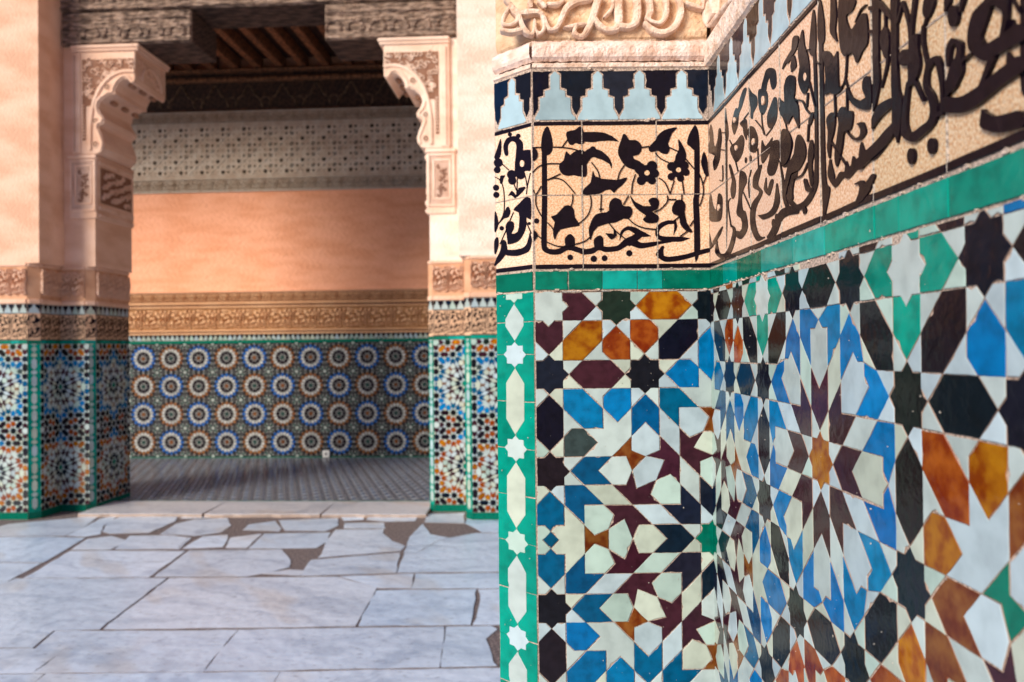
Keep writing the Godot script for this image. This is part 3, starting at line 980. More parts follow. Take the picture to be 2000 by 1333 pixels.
# an uneven slab of plaster between two heights of a face
func lump(m: MB, x0: float, x1: float, y0: float, y1: float, z0: float, z1: float, col: Color) -> void:
	var nx := clampi(int((x1 - x0) / 0.004), 6, 140)
	var ny := clampi(int((y1 - y0) / 0.004), 3, 40)
	var f := FastNoiseLite.new()
	f.frequency = 38.0; f.fractal_octaves = 4; f.seed = int(y0 * 1000)
	var p := func(i: int, j: int) -> Vector3:
		var x := lerpf(x0, x1, float(i) / nx)
		var y := lerpf(y0, y1, float(j) / ny)
		var e := minf(float(mini(j, ny - j)) / 1.5, 1.0)
		if j == 0 or j == ny: y += f.get_noise_2d(x * 3.0, y0 * 7.0 + j) * 0.0016
		return Vector3(x, y, lerpf(z0 - 0.004, z1, sqrt(e)) + f.get_noise_2d(x, y) * 0.0010)
	for i in nx:
		for j in ny:
			m.quad(p.call(i, j), p.call(i + 1, j), p.call(i + 1, j + 1), p.call(i, j + 1), col)

# ---------------------------------------------------------------- the portico across the courtyard (x along it, y up, z towards the courtyard)
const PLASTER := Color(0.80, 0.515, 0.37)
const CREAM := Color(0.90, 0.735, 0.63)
const GOLD := Color(0.76, 0.44, 0.24)
var letters_mesh: ArrayMesh
var relief := {}
var protos := {}

func footprint(m: MB, p: Array, y0: float, y1: float, col: Color) -> void:     # upright walls over an outline given as (x, z), counter-clockwise from above
	for i in p.size():
		var a: Array = p[i]
		var b: Array = p[(i + 1) % p.size()]
		m.quad(Vector3(a[0], y0, a[1]), Vector3(b[0], y0, b[1]), Vector3(b[0], y1, b[1]), Vector3(a[0], y1, a[1]), col)
	var q := PackedVector2Array()
	for e in p: q.append(Vector2(e[0], e[1]))
	var t := Geometry2D.triangulate_polygon(q)
	for i in range(0, t.size(), 3):
		for y in [y0, y1]:
			var a: Vector2 = q[t[i]]
			var b: Vector2 = q[t[i + 1]]
			var d: Vector2 = q[t[i + 2]]
			m.tri(Vector3(a.x, y, a.y), Vector3(b.x, y, b.y), Vector3(d.x, y, d.y), col)

func far_protos(mirror: float) -> Array:
	var l := front_lattice()
	var list := []
	var bounds := Rect2(-0.2235 if mirror > 0 else 0.0, 0.055, 0.2235, Y_TEAL0 - 0.057)
	var clip := PackedVector2Array([bounds.position, Vector2(bounds.end.x, bounds.position.y), bounds.end, Vector2(bounds.position.x, bounds.end.y)])
	for g in l.got:
		var p := PackedVector2Array()
		for e in g[0]: p.append(Vector2(e.x * 0.03533 * mirror, EYE - 0.23944 - e.y * 0.03549))
		for q in Geometry2D.intersect_polygons(p, clip):
			var r := cut(q, 0.0005, 0.0)
			if r.size() < 3: continue
			var a := 0.0
			for i in r.size(): a += r[i].cross(r[(i + 1) % r.size()])
			list.append([absf(a), r, g[1]])
	list.sort_custom(func(a, b): return a[0] > b[0])
	var single := []
	var rest := {}
	for i in list.size():
		var e: Array = list[i]
		var gm := glaze_of(e[2])
		if i < 88:
			var m := MB.new()
			m.prism(e[1], 0.0, 0.002, 0.0, vary(e[2]))
			single.append(m.mesh(gm))
		else:
			if not rest.has(gm): rest[gm] = MB.new()
			rest[gm].prism(e[1], 0.0, 0.002, 0.0, vary(e[2]))
	var bulk := []
	for gm in rest: bulk.append(rest[gm].mesh(gm))
	return [single, bulk]

# one dado face of a pier: mosaic, green course, lettering, merlons and the carved band above
func dado(pier: Node3D, xf: Transform3D, x0: float, x1: float, mirror: float, shadowed := false) -> void:
	bed(pier, xf, x0, x1, 0.0, 1.50, Color(0.34, 0.29, 0.25))
	var pr: Array = protos[mirror]
	for m in pr[0]: put("tile", m, pier, xf)
	for m in pr[1]: put("small_tiles", m, pier, xf, "stuff")
	var j := [x0]
	while j[-1] < x1 - 0.06: j.append(j[-1] + 0.055)
	j.append(x1)
	green_course(pier, xf, j, false)
	rect_tile(pier, xf, "base_tile", mats.glaze_green, x0, x1, 0.004, 0.053, 0.0, 0.003, HUE.dgreen)
	var mid := (x0 + x1) * 0.5
	rect_tile(pier, xf, "clay_tile", mats.clay, x0, mid - 0.0005, Y_LINE0, Y_TOP1, 0.0, 0.001, CLAY)
	rect_tile(pier, xf, "clay_tile", mats.clay, mid + 0.0005, x1, Y_LINE0, Y_TOP1, 0.0, 0.001, CLAY)
	for h in 2: put("lettering", letters_mesh, pier, xf * Transform3D(Basis.from_scale(Vector3((x1 - x0) / 0.447, 1, 1)), Vector3(x1 - (x1 - x0) * 0.5 * h, 0, 0)))
	for r in [[Y_LINE0, Y_LINE1], [Y_TOP0, Y_TOP1]]:
		rect_tile(pier, xf, "border_strip", mats.glaze_black, x0, x1, r[0], r[1], 0.0, 0.0024, BLACK)
	var c := []
	var n := int(round((x1 - x0) / 0.053))
	for i in n: c.append(x0 + (x1 - x0) * (i + 0.5) / n)
	merlons(pier, xf, x0, x1, c, (x1 - x0) / n * 0.5, Y_MER0, Y_MER1, false, "white")
	carved(pier, xf, x0, x1, PLASTER)

func carved(pier: Node3D, xf: Transform3D, x0: float, x1: float, col: Color, glyph := true) -> void:
	var m := MB.new()
	m.box(Vector3(x0, 1.501, -0.02), Vector3(x1, 1.535, 0.012), col, 0.006)
	put("plaster_ledge", m.mesh(mats.plaster), pier, xf)
	m = MB.new()
	m.box(Vector3(x0, 1.762, -0.02), Vector3(x1, 1.785, 0.010), col, 0.006)
	put("plaster_ledge", m.mesh(mats.plaster), pier, xf)
	var b := MB.new()
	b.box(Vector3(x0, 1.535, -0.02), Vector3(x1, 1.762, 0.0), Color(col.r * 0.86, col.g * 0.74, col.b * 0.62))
	put("inscription_ground", b.mesh(mats.stucco), pier, xf)
	if glyph:
		var k := (x1 - x0) / 0.2235
		for h in 2: put("carved_inscription", relief.pier, pier, xf * Transform3D(Basis.from_scale(Vector3(k * 0.5, 1, 1)), Vector3(x1 - (x1 - x0) * 0.5 * h, 0, 0)))

func narrow(pier: Node3D, xf: Transform3D, w: float, flip: float) -> void:     # the chamfer with its chain of white stars
	var x0 := -w if flip > 0 else 0.0
	var x1 := 0.0 if flip > 0 else w
	bed(pier, xf, x0, x1, 0.0, 1.50)
	chain_strip(pier, xf, w, false, flip)
	green_course(pier, xf, [x0, x1], false)
	rect_tile(pier, xf, "base_tile", mats.glaze_green, x0, x1, 0.004, 0.053, 0.0, 0.003, HUE.dgreen)
	rect_tile(pier, xf, "clay_tile", mats.clay, x0, x1, Y_LINE0, Y_TOP1, 0.0, 0.001, CLAY)
	put("lettering", relief.side, pier, xf * Transform3D(Basis.from_scale(Vector3(w / 0.0675, 1, 1)), Vector3(x1, 0, 0)))
	merlons(pier, xf, x0, x1, [(x0 + x1) * 0.5], w * 0.5, Y_MER0, Y_MER1, false, "white")
	carved(pier, xf, x0, x1, PLASTER, false)

func swirl(m: MB, c: Vector2, r: float, a0: float, turn: float, w: float, z0: float, z1: float, col: Color) -> void:
	var d := []
	for i in 9:
		var t := float(i) / 8
		var p := c + Vector2.from_angle(a0 + turn * t * 5.2) * r * (1.0 - 0.82 * t)
		var q := Vector2.from_angle(a0 + turn * t * 5.2) * w * (1.0 - 0.4 * t) * 0.5
		d += [p.x * 1e4, p.y * 1e4, q.x * 1e4, q.y * 1e4]
	var g := Glyphs.new()
	g.stroke("s", d)
	g.lay(m, "s", z0, z1, col, Vector2.ZERO, 1.0, 2, true)

func band(m: MB, pts: Array, w: float, z0: float, z1: float, col: Color) -> void:   # a rounded moulding along a path
	var d := []
	for i in pts.size():
		var a: Array = pts[maxi(i - 1, 0)]
		var b: Array = pts[mini(i + 1, pts.size() - 1)]
		var t := Vector2(b[0] - a[0], b[1] - a[1]).normalized().orthogonal() * w * 0.5
		d += [pts[i][0] * 1e4, pts[i][1] * 1e4, t.x * 1e4, t.y * 1e4]
	var g := Glyphs.new()
	g.stroke("s", d)
	g.lay(m, "s", z0, z1, col, Vector2.ZERO, 1.0, 4, true)

func frame(m: MB, x0: float, x1: float, y0: float, y1: float, w: float, z0: float, z1: float, col: Color) -> void:
	m.box(Vector3(x0, y0, z0), Vector3(x0 + w, y1, z1), col, 0.004)
	m.box(Vector3(x1 - w, y0, z0), Vector3(x1, y1, z1), col, 0.004)
	m.box(Vector3(x0 + w, y1 - w, z0), Vector3(x1 - w, y1, z1 - 0.0005), col, 0.004)
	m.box(Vector3(x0 + w, y0, z0), Vector3(x1 - w, y0 + w, z1 - 0.0005), col, 0.004)

# scalloped plaster bracket, built for the left pier; mirrored by sx about x = mx
func bracket(pier: Node3D, sx: float, mx: float, dy: float) -> void:
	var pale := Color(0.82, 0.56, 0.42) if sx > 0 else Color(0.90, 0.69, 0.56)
	var deep := Color(0.29, 0.145, 0.09)
	var f := func(a: Array) -> Vector2: return Vector2((a[0] - mx) * sx + mx if sx > 0 else 2.0 * mx - a[0], a[1] + dy)
	var prof := [[-2.748, 3.345], [-2.274, 3.345], [-2.274, 3.144], [-2.284, 3.112], [-2.296, 3.103], [-2.306, 3.118], [-2.325, 3.138], [-2.359, 3.146], [-2.40, 3.115], [-2.425, 3.066], [-2.424, 3.034], [-2.46, 3.034], [-2.498, 3.016], [-2.538, 2.983], [-2.551, 2.938], [-2.536, 2.897], [-2.507, 2.857], [-2.509, 2.826], [-2.534, 2.814], [-2.55, 2.80], [-2.542, 2.776], [-2.523, 2.728], [-2.508, 2.679], [-2.512, 2.645], [-2.54, 2.61], [-2.575, 2.600], [-2.748, 2.600]]
	var p := PackedVector2Array()
	for e in prof: p.append(f.call(e))
	var m := MB.new()
	m.prism(p, -0.43, 0.022, 0.006, pale)
	put("bracket", m.mesh(mats.plaster), pier)
	var base: Node = pier.get_child(pier.get_child_count() - 1)
	var c := MB.new()
	var a: Vector2 = f.call([-2.75, 0])
	var b: Vector2 = f.call([-2.245, 0])
	c.box(Vector3(minf(a.x, b.x), 3.345 + dy, -0.435), Vector3(maxf(a.x, b.x), 3.365 + dy, 0.035), pale, 0.006)
	a = f.call([-2.75, 0]); b = f.call([-2.235, 0])
	c.box(Vector3(minf(a.x, b.x), 3.365 + dy, -0.44), Vector3(maxf(a.x, b.x), 3.392 + dy, 0.045), pale, 0.008)
	put("cornice", c.mesh(mats.plaster), base)
	var g := MB.new()                                                          # carved spandrel: dark ground, pale scrolls
	var sp := PackedVector2Array()
	for e in [[-2.668, 3.29], [-2.285, 3.29], [-2.285, 3.21], [-2.36, 3.215], [-2.44, 3.19], [-2.52, 3.13], [-2.575, 3.04], [-2.60, 2.95], [-2.64, 2.95], [-2.645, 2.70], [-2.668, 2.70]]: sp.append(f.call(e))
	g.prism(sp, 0.020, 0.0245, 0.0, deep)
	put("carved_ground", g.mesh(mats.stucco), base)
	var s := MB.new()
	var r := RandomNumberGenerator.new()
	r.seed = 77
	for i in 120:
		var q := Vector2(r.randf_range(-2.655, -2.295), r.randf_range(3.0, 3.28))
		if Vector2(q.x + 2.285, q.y - 2.87).length() < 0.345: continue
		var e: Vector2 = f.call([q.x, q.y])
		swirl(s, e, r.randf_range(0.014, 0.024), r.randf() * TAU, 1.0 if r.randf() < 0.5 else -1.0, 0.0075, 0.0235, 0.034, pale)
	for i in 11:
		var e: Vector2 = f.call([-2.657, 2.72 + i * 0.024])
		swirl(s, e, 0.009, i * 0.3, 1.0, 0.006, 0.0235, 0.031, pale)
	put("arabesque", s.mesh(mats.stucco), base)
	var o := MB.new()
	var path := []
	for e in [[-2.285, 3.195], [-2.36, 3.197], [-2.44, 3.17], [-2.51, 3.11], [-2.56, 3.03], [-2.59, 2.94], [-2.605, 2.84], [-2.61, 2.74], [-2.61, 2.64]]:
		var q: Vector2 = f.call(e)
		path.append([q.x, q.y])
	band(o, path, 0.026, 0.018, 0.036, pale)
	path = []
	for e in [[-2.284, 3.125], [-2.300, 3.122], [-2.325, 3.155], [-2.362, 3.165], [-2.41, 3.132], [-2.442, 3.076], [-2.446, 3.052], [-2.47, 3.050], [-2.508, 3.030], [-2.556, 2.99], [-2.568, 2.938], [-2.552, 2.888], [-2.526, 2.856], [-2.53, 2.838], [-2.56, 2.822], [-2.566, 2.79], [-2.556, 2.765], [-2.538, 2.722], [-2.524, 2.68], [-2.53, 2.645]]:
		var q: Vector2 = f.call(e)
		path.append([q.x, q.y])
	band(o, path, 0.020, 0.018, 0.032, pale)
	put("moulding", o.mesh(mats.plaster), base)
	var fl := MB.new()
	for e in [[-2.482, 3.088], [-2.572, 2.842], [-2.572, 2.672]]:
		var q: Vector2 = f.call(e)
		fl.prism(PackedVector2Array(range(10).map(func(k): return q + Vector2.from_angle(k * TAU / 10) * 0.030)), 0.018, 0.026, 0.003, pale)
		for k in 6:
			var pq := q + Vector2.from_angle(k * TAU / 6) * 0.013
			fl.prism(PackedVector2Array(range(7).map(func(t): return pq + Vector2.from_angle(t * TAU / 7) * 0.006)), 0.024, 0.031, 0.002, deep)
	put("flower", fl.mesh(mats.stucco), base)
	var fr := MB.new()
	a = f.call([-2.742, 0]); b = f.call([-2.680, 0])
	fr.box(Vector3(minf(a.x, b.x), 2.61 + dy, 0.018), Vector3(maxf(a.x, b.x), 3.34 + dy, 0.030), pale, 0.004)
	a = f.call([-2.728, 0]); b = f.call([-2.72, 0])
	fr.box(Vector3(minf(a.x, b.x), 2.62 + dy, 0.018), Vector3(maxf(a.x, b.x), 3.32 + dy, 0.036), Color(0.55, 0.34, 0.25), 0.002)
	put("frame", fr.mesh(mats.plaster), base)
	# scallop shells in the hollow underside
	var sh := MB.new()
	for z in [-0.10, -0.25, -0.40]:
		for e in [[-2.36, 3.10], [-2.50, 2.975]]:
			var q: Vector2 = f.call(e)
			sh.box(Vector3(q.x - 0.02, q.y + 0.01, z - 0.035), Vector3(q.x + 0.02, q.y + 0.042, z + 0.035), Color(0.40, 0.22, 0.14), 0.012)
	put("shell_carving", sh.mesh(mats.stucco), base)
	# capital block under the bracket with its framed panels
	var cap := MB.new()
	a = f.call([-2.78, 0]); b = f.call([-2.572, 0])
	var x0 := minf(a.x, b.x)
	var x1 := maxf(a.x, b.x)
	cap.box(Vector3(x0, 2.135 + dy, -0.5), Vector3(x1, 2.598 + dy, 0.012), pale, 0.006)
	put("capital", cap.mesh(mats.plaster), pier)
	var kb: Node = pier.get_child(pier.get_child_count() - 1)
	var pn := MB.new()
	frame(pn, x0 + 0.006, x1 - 0.004, 2.185 + dy, 2.565 + dy, 0.018, 0.010, 0.022, pale)
	frame(pn, x0 + 0.046, x1 - 0.030, 2.235 + dy, 2.525 + dy, 0.014, 0.010, 0.020, pale)
	pn.box(Vector3(x0 - 0.006, 2.570 + dy, -0.505), Vector3(x1 + 0.006, 2.597 + dy, 0.028), pale, 0.006)
	put("panel_frame", pn.mesh(mats.plaster), kb)
	var pd := MB.new()
	pd.box(Vector3(x0 + 0.024, 2.205 + dy, 0.009), Vector3(x1 - 0.022, 2.545 + dy, 0.0135), Color(0.62, 0.42, 0.33))
	for i in 12:
		swirl(pd, Vector2(lerpf(x0 + 0.085, x1 - 0.065, fmod(i * 0.37, 1.0)), 2.27 + dy + i * 0.018), 0.016, i * 1.3, 1.0 if i % 2 else -1.0, 0.009, 0.012, 0.021, deep)
	put("carved_panel", pd.mesh(mats.stucco), kb)
	var side := x1 if sx > 0 else x0
	var n := 1.0 if sx > 0 else -1.0
	for q in [[2.2, 2.235], [2.53, 2.56], [2.15, 2.17]]:
		var jb := MB.new()
		jb.box(Vector3(minf(side, side + n * 0.014), q[0] + dy, -0.48), Vector3(maxf(side, side + n * 0.014), q[1] + dy, -0.01), pale, 0.004)
		put("side_moulding", jb.mesh(mats.stucco), kb)
	var sf := face(Vector3(side, 0, 0), Vector3(0, 0, -n))
	var sw := MB.new()
	sw.box(Vector3(0.04 if n > 0 else -0.46, 2.255 + dy, -0.01), Vector3(0.46 if n > 0 else -0.04, 2.515 + dy, 0.003), deep)
	for i in 60:
		swirl(sw, Vector2((0.065 + fmod(i * 0.618, 1.0) * 0.37) * n, 2.28 + dy + fmod(i * 0.413 + 0.1, 1.0) * 0.21), 0.021, i * 1.7, 1.0 if i % 2 else -1.0, 0.009, 0.002, 0.013, pale)
	put("side_carving", sw.mesh(mats.stucco), kb, sf)
	var ef := MB.new()
	var arc := []
	for i in 13:
		var q := PI * i / 12.0
		arc.append([(0.215 - cos(q) * 0.14) * n, 3.165 + dy + sin(q) * 0.12])
	band(ef, arc, 0.022, -0.002, 0.014, pale)
	for i in 22:
		swirl(ef, Vector2((0.04 + fmod(i * 0.618, 1.0) * 0.35) * n, 3.165 + dy + fmod(i * 0.37, 1.0) * 0.15), 0.018, i * 1.1, 1.0, 0.008, -0.002, 0.008, pale)
	put("end_carving", ef.mesh(mats.stucco), base, face(Vector3((f.call([-2.274, 0]) as Vector2).x, 0, 0), Vector3(0, 0, -n)))

func copies(called: String, mesh: Mesh, list: Array, parent: Node) -> void:
	var mm := MultiMesh.new()
	mm.transform_format = MultiMesh.TRANSFORM_3D
	mm.mesh = mesh
	mm.instance_count = list.size()
	for i in list.size(): mm.set_instance_transform(i, list[i])
	var o := MultiMeshInstance3D.new()
	o.name = called
	o.multimesh = mm
	o.set_meta("kind", "stuff")
	parent.add_child(o, true)

func wood_beam(called: String, label: String, P: Transform3D, lo: Vector3, hi: Vector3, carve: bool, group := "") -> void:
	var t := thing(called, label, "beam", P * Transform3D(Basis.IDENTITY, lo), group)
	var s := hi - lo
	var col := Color(0.36, 0.25, 0.19)
	var m := MB.new()
	m.box(Vector3.ZERO, Vector3(s.x, s.y, s.z - 0.012), Color(0.105, 0.062, 0.045), 0.006)
	put("timber", m.mesh(mats.wood), t)
	var f := MB.new()
	var n := FastNoiseLite.new()
	n.frequency = 9.0; n.fractal_octaves = 5; n.seed = int(lo.x * 100) + 400
	var nx := int(s.x / 0.011)
	var ny := int(s.y / 0.011)
	var h := func(i: int, j: int) -> Vector3:
		var x := s.x * i / nx
		var y := s.y * j / ny
		var e := minf(minf(i, nx - i), minf(j, ny - j))
		var z := n.get_noise_2d(x * 0.22, y * 5.5) * 0.010 + n.get_noise_2d(x * 1.2 + 9.0, y * 3.0) * 0.005
		if carve:
			var ax := fmod(x + 0.02, 0.16) - 0.08
			var ay := y - s.y * 0.30
			var r := sqrt(ax * ax + ay * ay)
			if absf(r - 0.055) < 0.013 and ay > -0.02: z += 0.012
			if y < s.y * 0.12 or (y > s.y * 0.72 and y < s.y * 0.79): z += 0.010
			z += sin(x * 95.0 + sin(y * 60.0) * 2.0) * sin(y * 70.0 + x * 22.0) * 0.0035
		return Vector3(x, y, s.z - 0.012 if e < 0.5 else s.z + z)
	for i in nx:
		for j in ny:
			var k := 0.72 + 0.55 * (n.get_noise_2d(i * 0.006 + 50.0, j * 0.13) * 0.5 + 0.5)
			f.quad(h.call(i, j), h.call(i + 1, j), h.call(i + 1, j + 1), h.call(i, j + 1), Color(col.r * k, col.g * k, col.b * k))
	put("carved_front", f.mesh(mats.wood), t)

func build_portico() -> void:
	var phi := atan(0.062)
	var P := Transform3D(Basis(Vector3(cos(phi), 0, sin(phi)), Vector3.UP, Vector3(-sin(phi), 0, cos(phi))), Vector3(-0.4, 0, -5.65))
	protos[1.0] = far_protos(1.0)
	protos[-1.0] = far_protos(-1.0)
	var lm := MB.new()
	glyphs.lay(lm, "front", 0.0009, 0.0018, BLACK, Vector2.ZERO, 1.0, 2)
	letters_mesh = lm.mesh(mats.glaze_black)
	var sm := MB.new()
	glyphs.lay(sm, "side", 0.0009, 0.0018, BLACK, Vector2.ZERO, 1.0, 2)
	relief.side = sm.mesh(mats.glaze_black)
	var rm := MB.new()
	glyphs.lay(rm, "front", -0.002, 0.016, PLASTER, Vector2(0, 0.205), 1.0, 2, true, 1.08)
	relief.pier = rm.mesh(mats.stucco)
	for e in [["grey", Color(0.74, 0.63, 0.51)], ["gold", GOLD]]:
		var gm := MB.new()
		glyphs.lay(gm, "front", -0.002, 0.014, e[1], Vector2(0.22, -1.25), 1.0, 2, true)
		relief[e[0]] = gm.mesh(mats.stucco)
	var UPX := Vector3(1, 0, 0)
	# --- piers
	var lp := thing("plaster_pier", "peach plaster pier with a shaded inner jamb, projecting buttress, scalloped bracket and mosaic base", "pier", P, "piers beside the gallery opening")
	var low := MB.new()
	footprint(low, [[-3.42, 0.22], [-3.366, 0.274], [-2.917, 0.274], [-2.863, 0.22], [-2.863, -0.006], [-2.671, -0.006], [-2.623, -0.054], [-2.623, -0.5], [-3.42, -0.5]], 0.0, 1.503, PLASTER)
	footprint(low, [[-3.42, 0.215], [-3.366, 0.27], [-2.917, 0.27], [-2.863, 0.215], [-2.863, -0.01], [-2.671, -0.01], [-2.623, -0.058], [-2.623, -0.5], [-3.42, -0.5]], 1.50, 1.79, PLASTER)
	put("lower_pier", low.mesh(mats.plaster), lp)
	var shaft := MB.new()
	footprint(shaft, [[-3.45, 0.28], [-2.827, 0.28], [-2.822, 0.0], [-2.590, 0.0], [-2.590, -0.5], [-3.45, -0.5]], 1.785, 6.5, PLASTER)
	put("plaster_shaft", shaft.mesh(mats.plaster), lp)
	dado(lp, face(Vector3(-2.865, 0, 0), UPX), 0.0, 0.196, -1.0)
	narrow(lp, face(Vector3(-2.667, 0, 0), Vector3(1, 0, -1).normalized()), 0.067, -1.0)
	dado(lp, face(Vector3(-2.617, 0, -0.275), Vector3(0, 0, -1)), -0.222, 0.0, 1.0, true)
	dado(lp, face(Vector3(-2.617, 0, -0.276), Vector3(0, 0, -1)), 0.0, 0.222, -1.0, true)
	dado(lp, face(Vector3(-2.857, 0, 0.002), Vector3(0, 0, -1)), -0.222, 0.0, 1.0, true)
	narrow(lp, face(Vector3(-2.913, 0, 0.28), Vector3(1, 0, -1).normalized()), 0.078, -1.0)
	dado(lp, face(Vector3(-3.138, 0, 0.28), UPX), 0.0, 0.223, -1.0)
	dado(lp, face(Vector3(-3.139, 0, 0.28), UPX), -0.223, 0.0, 1.0)
	narrow(lp, face(Vector3(-3.363, 0, 0.28), Vector3(1, 0, 1).normalized()), 0.078, 1.0)
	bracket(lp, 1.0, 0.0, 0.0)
	var rp := thing("plaster_pier", "bright cream pier beside the near mosaic pillar, with scalloped bracket and mosaic base", "pier", P, "piers beside the gallery opening")
	var rlow := MB.new()
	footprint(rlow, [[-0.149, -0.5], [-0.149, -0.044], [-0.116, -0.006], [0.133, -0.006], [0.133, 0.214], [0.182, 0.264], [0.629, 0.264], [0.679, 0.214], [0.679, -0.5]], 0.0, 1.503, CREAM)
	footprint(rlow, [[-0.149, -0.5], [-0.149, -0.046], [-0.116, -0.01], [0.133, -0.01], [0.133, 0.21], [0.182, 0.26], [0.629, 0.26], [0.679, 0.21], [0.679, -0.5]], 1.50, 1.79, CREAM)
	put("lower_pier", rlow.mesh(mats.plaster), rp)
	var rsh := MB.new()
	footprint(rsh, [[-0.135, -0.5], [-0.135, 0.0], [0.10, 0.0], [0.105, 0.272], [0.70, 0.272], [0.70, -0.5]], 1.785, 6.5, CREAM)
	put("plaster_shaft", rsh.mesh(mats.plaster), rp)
	dado(rp, face(Vector3(0.107, 0, 0), UPX), -0.2235, 0.0, 1.0)
	narrow(rp, face(Vector3(-0.118, 0, 0), Vector3(1, 0, 1).normalized()), 0.052, 1.0)
	dado(rp, face(Vector3(0.405, 0, 0.27), UPX), -0.2235, 0.0, 1.0)
	dado(rp, face(Vector3(0.406, 0, 0.27), UPX), 0.0, 0.2235, -1.0)
	narrow(rp, face(Vector3(0.181, 0, 0.27), Vector3(1, 0, 1).normalized()), 0.068, 1.0)
	dado(rp, face(Vector3(-0.155, 0, -0.27), Vector3(0, 0, 1)), -0.222, 0.0, 1.0, true)
	narrow(rp, face(Vector3(0.6305, 0, 0.27), Vector3(1, 0, -1).normalized()), 0.070, -1.0)
	bracket(rp, -1.0, -1.3625, -0.018)
	# --- timber over the opening
	wood_beam("lintel_beam", "long weathered beam lying across the whole opening above the two corbels", P, Vector3(-2.86, 3.640, -0.36), Vector3(0.10, 3.95, 0.03), true)
	wood_beam("corbel_beam", "carved grey timber corbel resting on the bracket of the peach pier with the buttress", P, Vector3(-2.82, 3.394, -0.40), Vector3(-1.848, 3.634, 0.03), true, "timber corbels under the lintel")
	wood_beam("corbel_beam", "carved grey timber corbel resting on the bright cream pier's bracket", P, Vector3(-0.872, 3.376, -0.40), Vector3(0.075, 3.634, 0.03), true, "timber corbels under the lintel")
	var over := thing("upper_wall", "plain plaster wall above the lintel beam", "wall", P)
	var ow := MB.new()
	ow.box(Vector3(-2.83, 3.952, -0.42), Vector3(0.11, 6.5, -0.002), PLASTER)
	put("plaster_face", ow.mesh(mats.plaster), over)
	for e in [[-6.4, -3.452], [0.702, 3.2]]:
		var ow2 := MB.new()
		ow2.box(Vector3(e[0], 4.30, -0.42), Vector3(e[1], 6.5, 0.02), PLASTER)
		put("plaster_face", ow2.mesh(mats.plaster), over)
	# --- gallery: back wall
	var bw := thing("gallery_wall", "back wall of the gallery with mosaic rosettes, ochre inscription, orange plaster and lace frieze", "wall", P * Transform3D(Basis.IDENTITY, Vector3(0, 0, -2.73)))
	var XL := -6.4
	var XR := 3.2
	var pl := MB.new()
	pl.box(Vector3(XL, 0, -0.4), Vector3(XR, 4.9, -0.012), Color(0.64, 0.36, 0.22))
	put("plaster_core", pl.mesh(mats.plaster), bw)
	var pf := MB.new()
	pf.box(Vector3(XL, 1.80, -0.013), Vector3(XR, 2.872, 0.0), Color(0.93, 0.435, 0.255))
	put("orange_plaster", pf.mesh(mats.orange_plaster), bw)
	rosettes(bw, -6.126, 30)
	var gr := MB.new()
	gr.box(Vector3(XL, 0.0, -0.012), Vector3(XR, 0.03, 0.008), HUE.dgreen)
	gr.box(Vector3(XL, 1.246, -0.012), Vector3(XR, 1.277, 0.006), HUE.dgreen)
	put("green_course", gr.mesh(mats.glaze_green), bw)
	var cs := []
	for i in 181: cs.append(XL + 0.026 + i * 0.0528)
	merlons(bw, Transform3D(Basis.IDENTITY, Vector3(0, 0, 0.0)), XL, XR, cs, 0.0264, 1.279, 1.338, false, "white")
	var gb := MB.new()
	gb.box(Vector3(XL, 1.339, -0.012), Vector3(XR, 1.357, 0.020), GOLD, 0.006)
	gb.box(Vector3(XL, 1.357, -0.012), Vector3(XR, 1.372, 0.008), Color(0.16, 0.08, 0.045))
	gb.box(Vector3(XL, 1.372, -0.012), Vector3(XR, 1.390, 0.022), GOLD, 0.006)
	gb.box(Vector3(XL, 1.622, -0.012), Vector3(XR, 1.642, 0.026), GOLD, 0.006)
	gb.box(Vector3(XL, 1.642, -0.012), Vector3(XR, 1.662, 0.006), Color(0.16, 0.08, 0.045))
	gb.box(Vector3(XL, 1.662, -0.012), Vector3(XR, 1.684, 0.018), GOLD, 0.006)
	gb.box(Vector3(XL, 1.786, -0.012), Vector3(XR, 1.802, 0.016), Color(0.62, 0.34, 0.2), 0.005)
	put("ochre_moulding", gb.mesh(mats.plaster), bw)
	var gg := MB.new()
	gg.box(Vector3(XL, 1.390, -0.012), Vector3(XR, 1.622, 0.004), Color(0.42, 0.215, 0.09))
	gg.box(Vector3(XL, 1.684, -0.012), Vector3(XR, 1.786, 0.002), Color(0.38, 0.21, 0.11))
	put("inscription_ground", gg.mesh(mats.stucco), bw)
	var L := []
	var x: float = XL
	while x < XR - 0.3:
		L.append(Transform3D(Basis.from_scale(Vector3(1.22, 1.22, 1.0)), Vector3(x, 1.392, 0.004)))
		x += 0.272
	copies("ochre_inscription", relief.gold, L, bw)
	L = []
	x = XL
	while x < XR - 0.15:
		L.append(Transform3D(Basis.from_scale(Vector3(0.52, 0.52, 0.6)), Vector3(x, 1.686, 0.002)))
		x += 0.118
	copies("small_scrolls", relief.gold, L, bw)
	L = []
	x = XL
	while x < XR - 0.15:
		L.append(Transform3D(Basis.from_scale(Vector3(0.62, 0.66, 0.8)), Vector3(x, 2.884, 0.004)))
		L.append(Transform3D(Basis.from_scale(Vector3(0.62, 0.56, 0.8)), Vector3(x + 0.05, 3.617, 0.004)))
		x += 0.14
	copies("grey_scrolls", relief.grey, L, bw)
	lace(bw, XL, XR)
	var wf := MB.new()
	var brown := Color(0.075, 0.036, 0.020)
	wf.box(Vector3(XL, 3.757, -0.012), Vector3(XR, 4.042, 0.012), brown)
	wf.box(Vector3(XL, 3.735, -0.012), Vector3(XR, 3.757, 0.035), Color(0.13, 0.055, 0.028), 0.006)
	wf.box(Vector3(XL, 4.042, -0.012), Vector3(XR, 4.085, 0.07), Color(0.34, 0.15, 0.065), 0.01)
	wf.box(Vector3(XL, 4.085, -0.012), Vector3(XR, 4.135, 0.03), brown)
